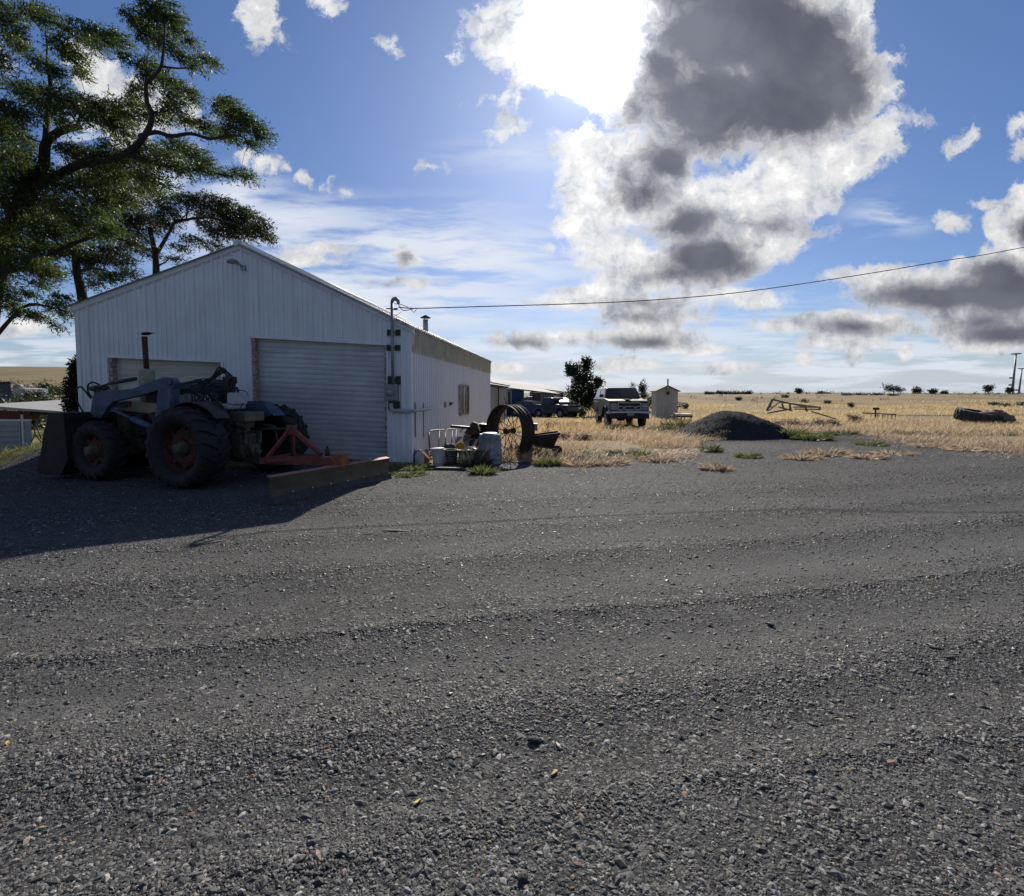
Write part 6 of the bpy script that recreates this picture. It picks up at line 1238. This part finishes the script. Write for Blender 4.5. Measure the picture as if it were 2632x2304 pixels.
# red and white building with a long roof edge
rw_ = thing('red_and_white_building', 'low building with white lap-sided lower wall and red panel band at the left edge', 'building', (-24, 25, -1.4))
def PL(px, py, Y=25.0): return P(px, py, Y)
zbb = PL(40, 1170).z; q = MB(); A, B = PL(-60, 1083), PL(80, 1083); boxwall(q, A, B, zbb - .3, Vector((-4.6, 4, 0))); q.build('wall', mat('lap_white', (.36,.37,.38), .6, 0, .08, 2), rw_, True)
q = MB()
for i in range(6): z_ = zbb + .12 + i*(A.z - zbb - .1)/6; q.box(Vector(((PL(-60,1100).x + PL(54,1100).x)/2, 24.97, z_ + .11)), (PL(54,1100).x - PL(-60,1100).x, .03, .21))
q.build('overhead_door', mat('lap_white', (.36,.37,.38), .6), rw_, True, bevel=.01)
q = MB(); A, B = PL(-60, 1054), PL(84, 1060); A2, B2 = PL(-60, 1078), PL(82, 1078)
n_ = 36
for i in range(n_):
    k0, k1 = i/n_, (i+.8)/n_; a_, b_, c_p, d_p = A2.lerp(B2, k0), A2.lerp(B2, k1), A.lerp(B, k1), A.lerp(B, k0); o_ = Vector((0, -.06, 0))
    q.hexa([a_, b_, b_ + Vector((0,.1,0)), a_ + Vector((0,.1,0)), d_p, c_p, c_p + Vector((0,.1,0)), d_p + Vector((0,.1,0))])
q.hexa([A2 + Vector((0,.02,0)), B2 + Vector((0,.02,0)), B2 + Vector((0,.4,0)), A2 + Vector((0,.4,0)), A + Vector((0,.02,0)), B + Vector((0,.02,0)), B + Vector((0,.4,0)), A + Vector((0,.4,0))])
q.build('red_band', mat('barn_red', (.14,.008,.014), .5, 0, .12, 2), rw_, True)
q = MB(); q.bar(PL(-60, 1081), PL(80, 1080.5), .12, .10); q.build('ledge', TRIM, rw_, True)
q = MB(); A, B = PL(-60, 1041, 24.7), PL(208, 1061.5, 24.7); q.hexa([A - Vector((0,0,.14)), B - Vector((0,0,.08)), B + Vector((0,5,.05)), A + Vector((0,5,.05)), A, B, B + Vector((0,5,.22)), A + Vector((0,5,.22))]); q.build('roof', mat('pale_roof_edge', (.40,.39,.36), .6, 0, .1, 1), rw_, True)
q = MB(); q.hexa([PL(78, 1066), PL(208, 1069), PL(208, 1069) + Vector((0,3,0)), PL(78, 1066) + Vector((0,3,0)), PL(78, 1056), PL(208, 1064), PL(208, 1064) + Vector((0,3,0)), PL(78, 1056) + Vector((0,3,0))]); q.build('porch_beam', DARKW, rw_, True)
q = MB(); A = PL(18, 1049, 26); q.hexa([A, A + Vector((.55,0,0)), A + Vector((.5,.8,.12)), A + Vector((-.1,.8,.12)), A + Vector((0,0,.08)), A + Vector((.55,0,.08)), A + Vector((.5,.8,.2)), A + Vector((-.1,.8,.2))]); q.build('skylight', mat('skylight_white', (.65,.70,.70), .4), rw_, True)
for px in (58, 126): q = MB(); a_ = PL(px, 1066); q.bar(a_, Vector((a_.x, a_.y, zbb - .3)), .10, .10); q.build('post', TRIM, rw_, True)
bush('hedge', 'dark low hedge along the foot of the white lap-sided wall', 'hedge', -20, 48, 1152, 22, SHR, 1200, .09, 191, None, False)
sw_ = thing('swing_frame', 'thin dark metal A-frame standing under the long roof', 'frame', tuple(PL(100, 1165, 23)))
for a_, b_ in (((88,1096),(124,1092)),((88,1096),(90,1116)),((90,1116),(70,1160)),((90,1116),(108,1140)),((96,1100),(106,1130)),((108,1140),(116,1100)),((78,1150),(120,1148))):
    q = MB(); q.tube([P(*a_, 23), P(*b_, 23)], .022, 6); q.build('tube', DARKW, sw_, True)
q = MB(); q.box(P(86, 1166, 21.5), (.55, .5, .16)); one(q, 'stone_trough', mat('dark_trough', (.08,.08,.075), .8), 'low dark trough at the edge of the grass under the A-frame', 'trough', bevel=.03)
for px, py, lab in ((74,1154,'small white flower pot at the foot of the white wall'),(88,1150,'white flower pot beside the dark trough')):
    p = P(px, py, 21.6); q = MB(); q.lathe([(.05,-.12),(.08,.05),(.07,.05),(.001,.02)], 12, Matrix.Translation(p)); one(q, 'flower_pot', PLW, lab, 'flower pot')

# ------------------------------------------------------------------ dry grass, weeds, litter
def blades(name, X, Y, H, Wd, m, label, lean=.45, seed=1, dirx=.25):
    r = np.random.default_rng(seed); n = len(X); a_ = r.uniform(0, 6.283, n); Z = terr(X, Y) - .01
    dx = r.normal(dirx, lean, n)*H; dy = r.normal(0, lean, n)*H; wx, wy = np.cos(a_)*Wd/2, np.sin(a_)*Wd/2
    mx, my_, mz = X + dx*.35, Y + dy*.35, Z + H*.6
    V = np.stack([np.stack([X-wx, Y-wy, Z], 1), np.stack([X+wx, Y+wy, Z], 1), np.stack([mx+wx*.7, my_+wy*.7, mz], 1), np.stack([mx-wx*.7, my_-wy*.7, mz], 1),
                  np.stack([X+dx, Y+dy, Z+H], 1)], 1).reshape(-1, 3)
    b = np.arange(n)*5; F = np.concatenate([np.stack([b, b+1, b+2], 1), np.stack([b, b+2, b+3], 1), np.stack([b+3, b+2, b+4], 1)])
    o = mesh_np(name, V, F, m); o['kind'] = 'stuff'; o['label'] = label; return o
GOLD = leaf_mat('golden_straw', (.38,.285,.14), (.62,.48,.26), .35); PINK = leaf_mat('pinkish_cheatgrass', (.30,.215,.145), (.50,.385,.26), .35); GRG = leaf_mat('green_grass_blade', (.065,.08,.035), (.17,.175,.085), .3)
TUM0 = leaf_mat('dead_weed', (.24,.17,.12), (.46,.36,.26), .3)
def field(n, u0, u1, Y0, Y1, pw, seed, dens):
    r = np.random.default_rng(seed); Y = Y0*(Y1/Y0)**r.uniform(0, 1, n)**pw; U = r.uniform(u0, u1, n); X = U*Y
    k = r.uniform(0, 1, n) < dens(X, Y); return X[k], Y[k]
hz = lambda X, Y: np.hypot(X - kx, Y - ky - 1.5) > 1.6
X, Y = field(150000, -.02, 1.12, 14, 75, .85, 5, lambda X, Y: grassy(X, Y)*sst(Y, 18, 24)*np.clip(.45 + .7*fbm(X*.25, Y*.25, 41, 4), .02, 1)*hz(X, Y)*(1 - np.exp(-((Y-43+.3*X)/5)**2)*(X < 4)))
r_ = np.random.default_rng(6); blades('dry_grass', X, Y, r_.uniform(.10, .50, len(X))*np.clip(.6+.55*fbm(X*.3, Y*.3, 43, 3), .25, 1.4), .010 + .0006*Y, GOLD, 'tall golden dry grass covering the field on the right', seed=2)
X, Y = field(150000, -.10, 1.12, 11.6, 30, .9, 8, lambda X, Y: np.clip(grassy(X, Y)*1.3 - .1, 0, 1)*np.clip(.28 + 1.0*fbm(X*.7, Y*.7, 45, 3), 0, 1)*hz(X, Y))
r_ = np.random.default_rng(9); blades('dry_weeds', X, Y, r_.uniform(.05, .34, len(X)), .008 + .0006*Y, PINK, 'pinkish dry cheatgrass and tumbleweed among the gravel edge', .7, 3)
X, Y = field(50000, -.10, 1.0, 11.6, 26, .9, 18, lambda X, Y: sst(grassy(X, Y), .05, .4)*(1 - sst(grassy(X, Y), .9, 1)*.6)*np.clip(.9*fbm(X*.55, Y*.55, 47, 3) - .25, 0, 1)*hz(X, Y))
r_ = np.random.default_rng(10); blades('green_weeds', X, Y, r_.uniform(.04, .2, len(X)), .010 + .0007*Y, GRG, 'low green weeds at the edge of the gravel', .8, 4)
# thin dry litter straggling out over the gravel edge
X, Y = field(60000, -.12, 1.05, 10.9, 21, .9, 28, lambda X, Y: (1 - sst(grassy(X, Y), .2, .9))*np.exp(-((Y - np.interp(X/Y, UB, YB))/1.9)**2)*np.clip(fbm(X*.9, Y*.9, 49, 4) - .12, 0, 1))
r_ = np.random.default_rng(12); blades('straw_litter', X, Y, r_.uniform(.03, .15, len(X)), .014, PINK, 'broken straw scattered over the gravel edge', 1.8, 6)
X, Y = field(170000, -.04, 1.1, 10.2, 18, .9, 38, lambda X, Y: np.exp(-((Y - np.interp(X/Y, UB, YB) + .5)/1.7)**2)*np.clip(1.8*fbm(X*1.3, Y*2.2, 71, 4) - .25, 0, 1)*hz(X, Y))
r_ = np.random.default_rng(13); blades('dead_weed_litter', X, Y, r_.uniform(.03, .17, len(X)), .012, TUM0, 'tangled dead weeds thinning out over the gravel', 1.0, 8)
X, Y = field(50000, -.06, .9, 11.6, 18, .9, 39, lambda X, Y: np.exp(-((Y - np.interp(X/Y, UB, YB) + .2)/1.8)**2)*np.clip(1.6*fbm(X*1.1 + 5, Y*2.0, 73, 4) - .7, 0, 1)*hz(X, Y))
r_ = np.random.default_rng(14); blades('sparse_green_weeds', X, Y, r_.uniform(.03, .16, len(X)), .013, GRG, 'sparse green weeds coming up through the edge of the gravel', .8, 9)
# left grass strip
X = r_.uniform(-32, -10.3, 60000); Y = r_.uniform(5, 30, 60000); k = r_.uniform(0, 1, 60000) < sst(-X, 10.4, 11.0); X, Y = X[k], Y[k]
blades('green_grass', X, Y, r_.uniform(.04, .16, len(X)), .02, GRG, 'green grass strip and lawn left of the garage', .6, 7)
# brush that reads as a mass: the valley slope on the left, the skyline and slope on the right
def brush(name, label, n, u0, u1, Y0, Y1, w0, w1, m, seed, dens, per=26, L=.5, zs=.55):
    r = np.random.default_rng(seed); Y = Y0*(Y1/Y0)**r.uniform(0, 1, n); X = r.uniform(u0, u1, n)*Y; k = r.uniform(0, 1, n) < dens(X, Y); X, Y = X[k], Y[k]
    w = r.uniform(w0, w1, len(X)); Z = terr(X, Y); cl = np.stack([X, Y, Z + w*zs*.55, w, w, w*zs, np.ones(len(X))*w/w1 + .3], 1)
    V, Fc = leaves(cl, per, L, L*.5, wind=(.1, 0, .2), seed=seed, sub_=4); o = mesh_np(name, V, Fc, m); o['kind'] = 'stuff'; o['label'] = label; return o
brush('valley_brush', 'dark brush covering the valley slope behind the long roof', 700, -1.25, -.80, 40, 260, 1.2, 3.4, SHR, 301, lambda X, Y: np.clip(.35 + .8*fbm(X*.05, Y*.05, 61, 3), 0, 1)*(1 - sst(Y, 120, 260)*.8), 70, .55)
brush('slope_brush', 'small grey sage scattered over the rising dry field', 420, .12, 1.1, 48, 170, .25, .8, SAGE, 302, lambda X, Y: np.clip(.25 + .8*fbm(X*.06, Y*.06, 63, 3), 0, 1), 22, .22)
brush('skyline_brush', 'thin broken line of brush along the skyline', 260, .10, 1.1, 165, 240, .5, 1.5, FARL, 303, lambda X, Y: np.clip(.2 + 1.0*fbm(X*.03, Y*.01, 65, 3), 0, 1), 30, .5)
brush('distant_scrub', 'grey-green scrub between the pine, truck and shed in the distance', 160, .06, .33, 55, 130, .5, 1.5, SHR, 304, lambda X, Y: .5 + 0*X, 40, .35)
TUM = leaf_mat('dead_tumbleweed', (.24,.18,.13), (.48,.38,.28), .3)
g = 'dead tumbleweeds in the dry strip'
for i, (x0, x1, yt, Y, lab) in enumerate(((1988,2040,1058,25,'pinkish tumbleweed mound just right of the gravel pile'),(2028,2084,1062,24.5,'pinkish tumbleweed mound below the middle of the collapsed timber'),(2072,2128,1060,25,'brown tumbleweed mound below the right end of the collapsed timber'),(2120,2165,1066,25,'last brown tumbleweed mound toward the rusty post'),
        (2172,2215,1048,30,'grey dead bush left of the rusty plate post'),(1372,1425,1090,19,'dry pinkish weed mound behind the wheelbarrow tray'),(1420,1478,1098,18,'dry pinkish weed mound between wheelbarrow and truck'),(1470,1530,1104,18,'dry pinkish weed mound left of the truck wheels'),(1388,1440,1068,24,'dead weeds below the pickup'),(1440,1500,1078,25,'tan dead weeds in front of the garden bed'),
        (1300,1345,1130,13.6,'dry weeds seen through the spokes of the steel wheel'),(1690,1740,1105,22,'tan dead weeds left of the gravel pile'))):
    bush('tumbleweed', lab, 'weed', x0, x1, yt, Y, TUM, 1000, .085 if Y < 22 else .11, 320 + i, g, False)
# distinct green clumps in the gravel
wl_ = []
def tuft(name, label, px, py, w, h, m, n, seed, grp):
    p = onG(px, py); r = np.random.default_rng(seed); t = thing(name, label, 'weed', tuple(p), 0, grp)
    a_ = r.uniform(0, 6.283, n); rr_ = w*np.sqrt(r.uniform(0, 1, n))*.6; X, Y = rr_*np.cos(a_), rr_*np.sin(a_)*.8
    n = n; H = h*r.uniform(.25, 1.35, n)*(1.15 - rr_/w*.9)*(1 + .4*np.sin(a_*3 + seed)); dx, dy = X*1.0 + r.normal(.1, .25, n)*H, Y*1.0 + r.normal(0, .25, n)*H; b2 = r.uniform(0, 6.28, n); wx, wy = .010*np.cos(b2), .010*np.sin(b2)
    V = np.stack([np.stack([X-wx, Y-wy, 0*X-.02], 1), np.stack([X+wx, Y+wy, 0*X-.02], 1), np.stack([X+dx*.5+wx, Y+dy*.5+wy, H*.6], 1), np.stack([X+dx, Y+dy, H], 1)], 1).reshape(-1, 3)
    mesh_np('blades', V, np.arange(n*4).reshape(-1, 4), m, t)
for i, (px, py, w, h, m, n, lab) in enumerate(((1826,1163,.34,.17,GRG,420,'rounded green weed tuft in front of the left foot of the gravel pile'),(1925,1177,.36,.10,GRN,380,'low bright green weed mat in front of the gravel pile'),(1650,1178,.36,.17,GRN,420,'bright green tuft in the gravel below the parked truck'),
        (1405,1197,.34,.15,GRN,380,'green tuft in front of the wheelbarrow'),(1240,1218,.30,.14,GRN,300,'small light green tuft in front of the trash can'),(1222,1203,.36,.34,SAGE,520,'tall grey-green weed in front of the pails'),(1058,1206,.5,.08,GRN,420,'flat green grass patch at the garage corner'),
        (1040,1222,.42,.06,GRN,330,'flat green patch by the end of the grader blade'),(1744,1108,.75,.42,GRG,700,'green leafy clump left of the gravel pile'),(1700,1112,.6,.30,GRG,500,'green clump between the truck and the gravel pile'),(2085,1132,.7,.22,GRN,520,'green clump right of the gravel pile'),
        (2035,1128,.6,.20,GRN,420,'green clump at the right foot of the gravel pile'),(2160,1122,.7,.16,GRG,420,'olive weed mat right of the pile'),(1610,1172,.5,.12,SAGE,380,'grey weed patch below the truck'),(2240,1146,.5,.12,GRN,300,'pale green patch at the gravel edge below the rusty post'),(2060,1180,0.5,0.11,TUM,420,'heap of tan dead weeds on the gravel right of the green mat'),(2115,1170,0.6,0.15,TUM,520,'larger heap of tan dead weeds below the pile tail'),(2225,1178,0.5,0.1,TUM,420,'flat tan dead weeds on the gravel below the rusty post'),(2290,1168,0.6,0.08,TUM,400,'thin dead weeds right of the flat tan ones'),(1838,1208,0.35,0.13,TUM,320,'small tan dead weed nearest the camera below the rounded green tuft'),(1735,1152,0.6,0.12,TUM,420,'tan straw patch left of the pile foot'),(1690,1188,0.4,0.12,TUM,320,'reddish dead weed in front of the bright green tuft'),(1560,1196,0.5,0.1,TUM,360,'tan straw patch in the gravel below the truck left wheel'),(1490,1198,0.45,0.1,TUM,360,'tan straw patch right of the wheelbarrow'),(1455,1180,0.5,0.14,TUM,420,'pink straw clump just right of the wheelbarrow'),(2400,1150,0.7,0.12,TUM,420,'pink straw at the gravel edge left of the tyre'),(2480,1158,0.6,0.1,TUM,360,'pink straw at the gravel edge below the tyre'),(2570,1160,0.7,0.1,TUM,360,'pink straw at the gravel edge by the right border'),(1355,1170,.3,.2,SAGE,300,'grey-green weed under the wheelbarrow'))):
    tuft('weed_tuft', lab, px, py, w, h, m, n, 200 + i, 'weed tufts along the gravel edge')
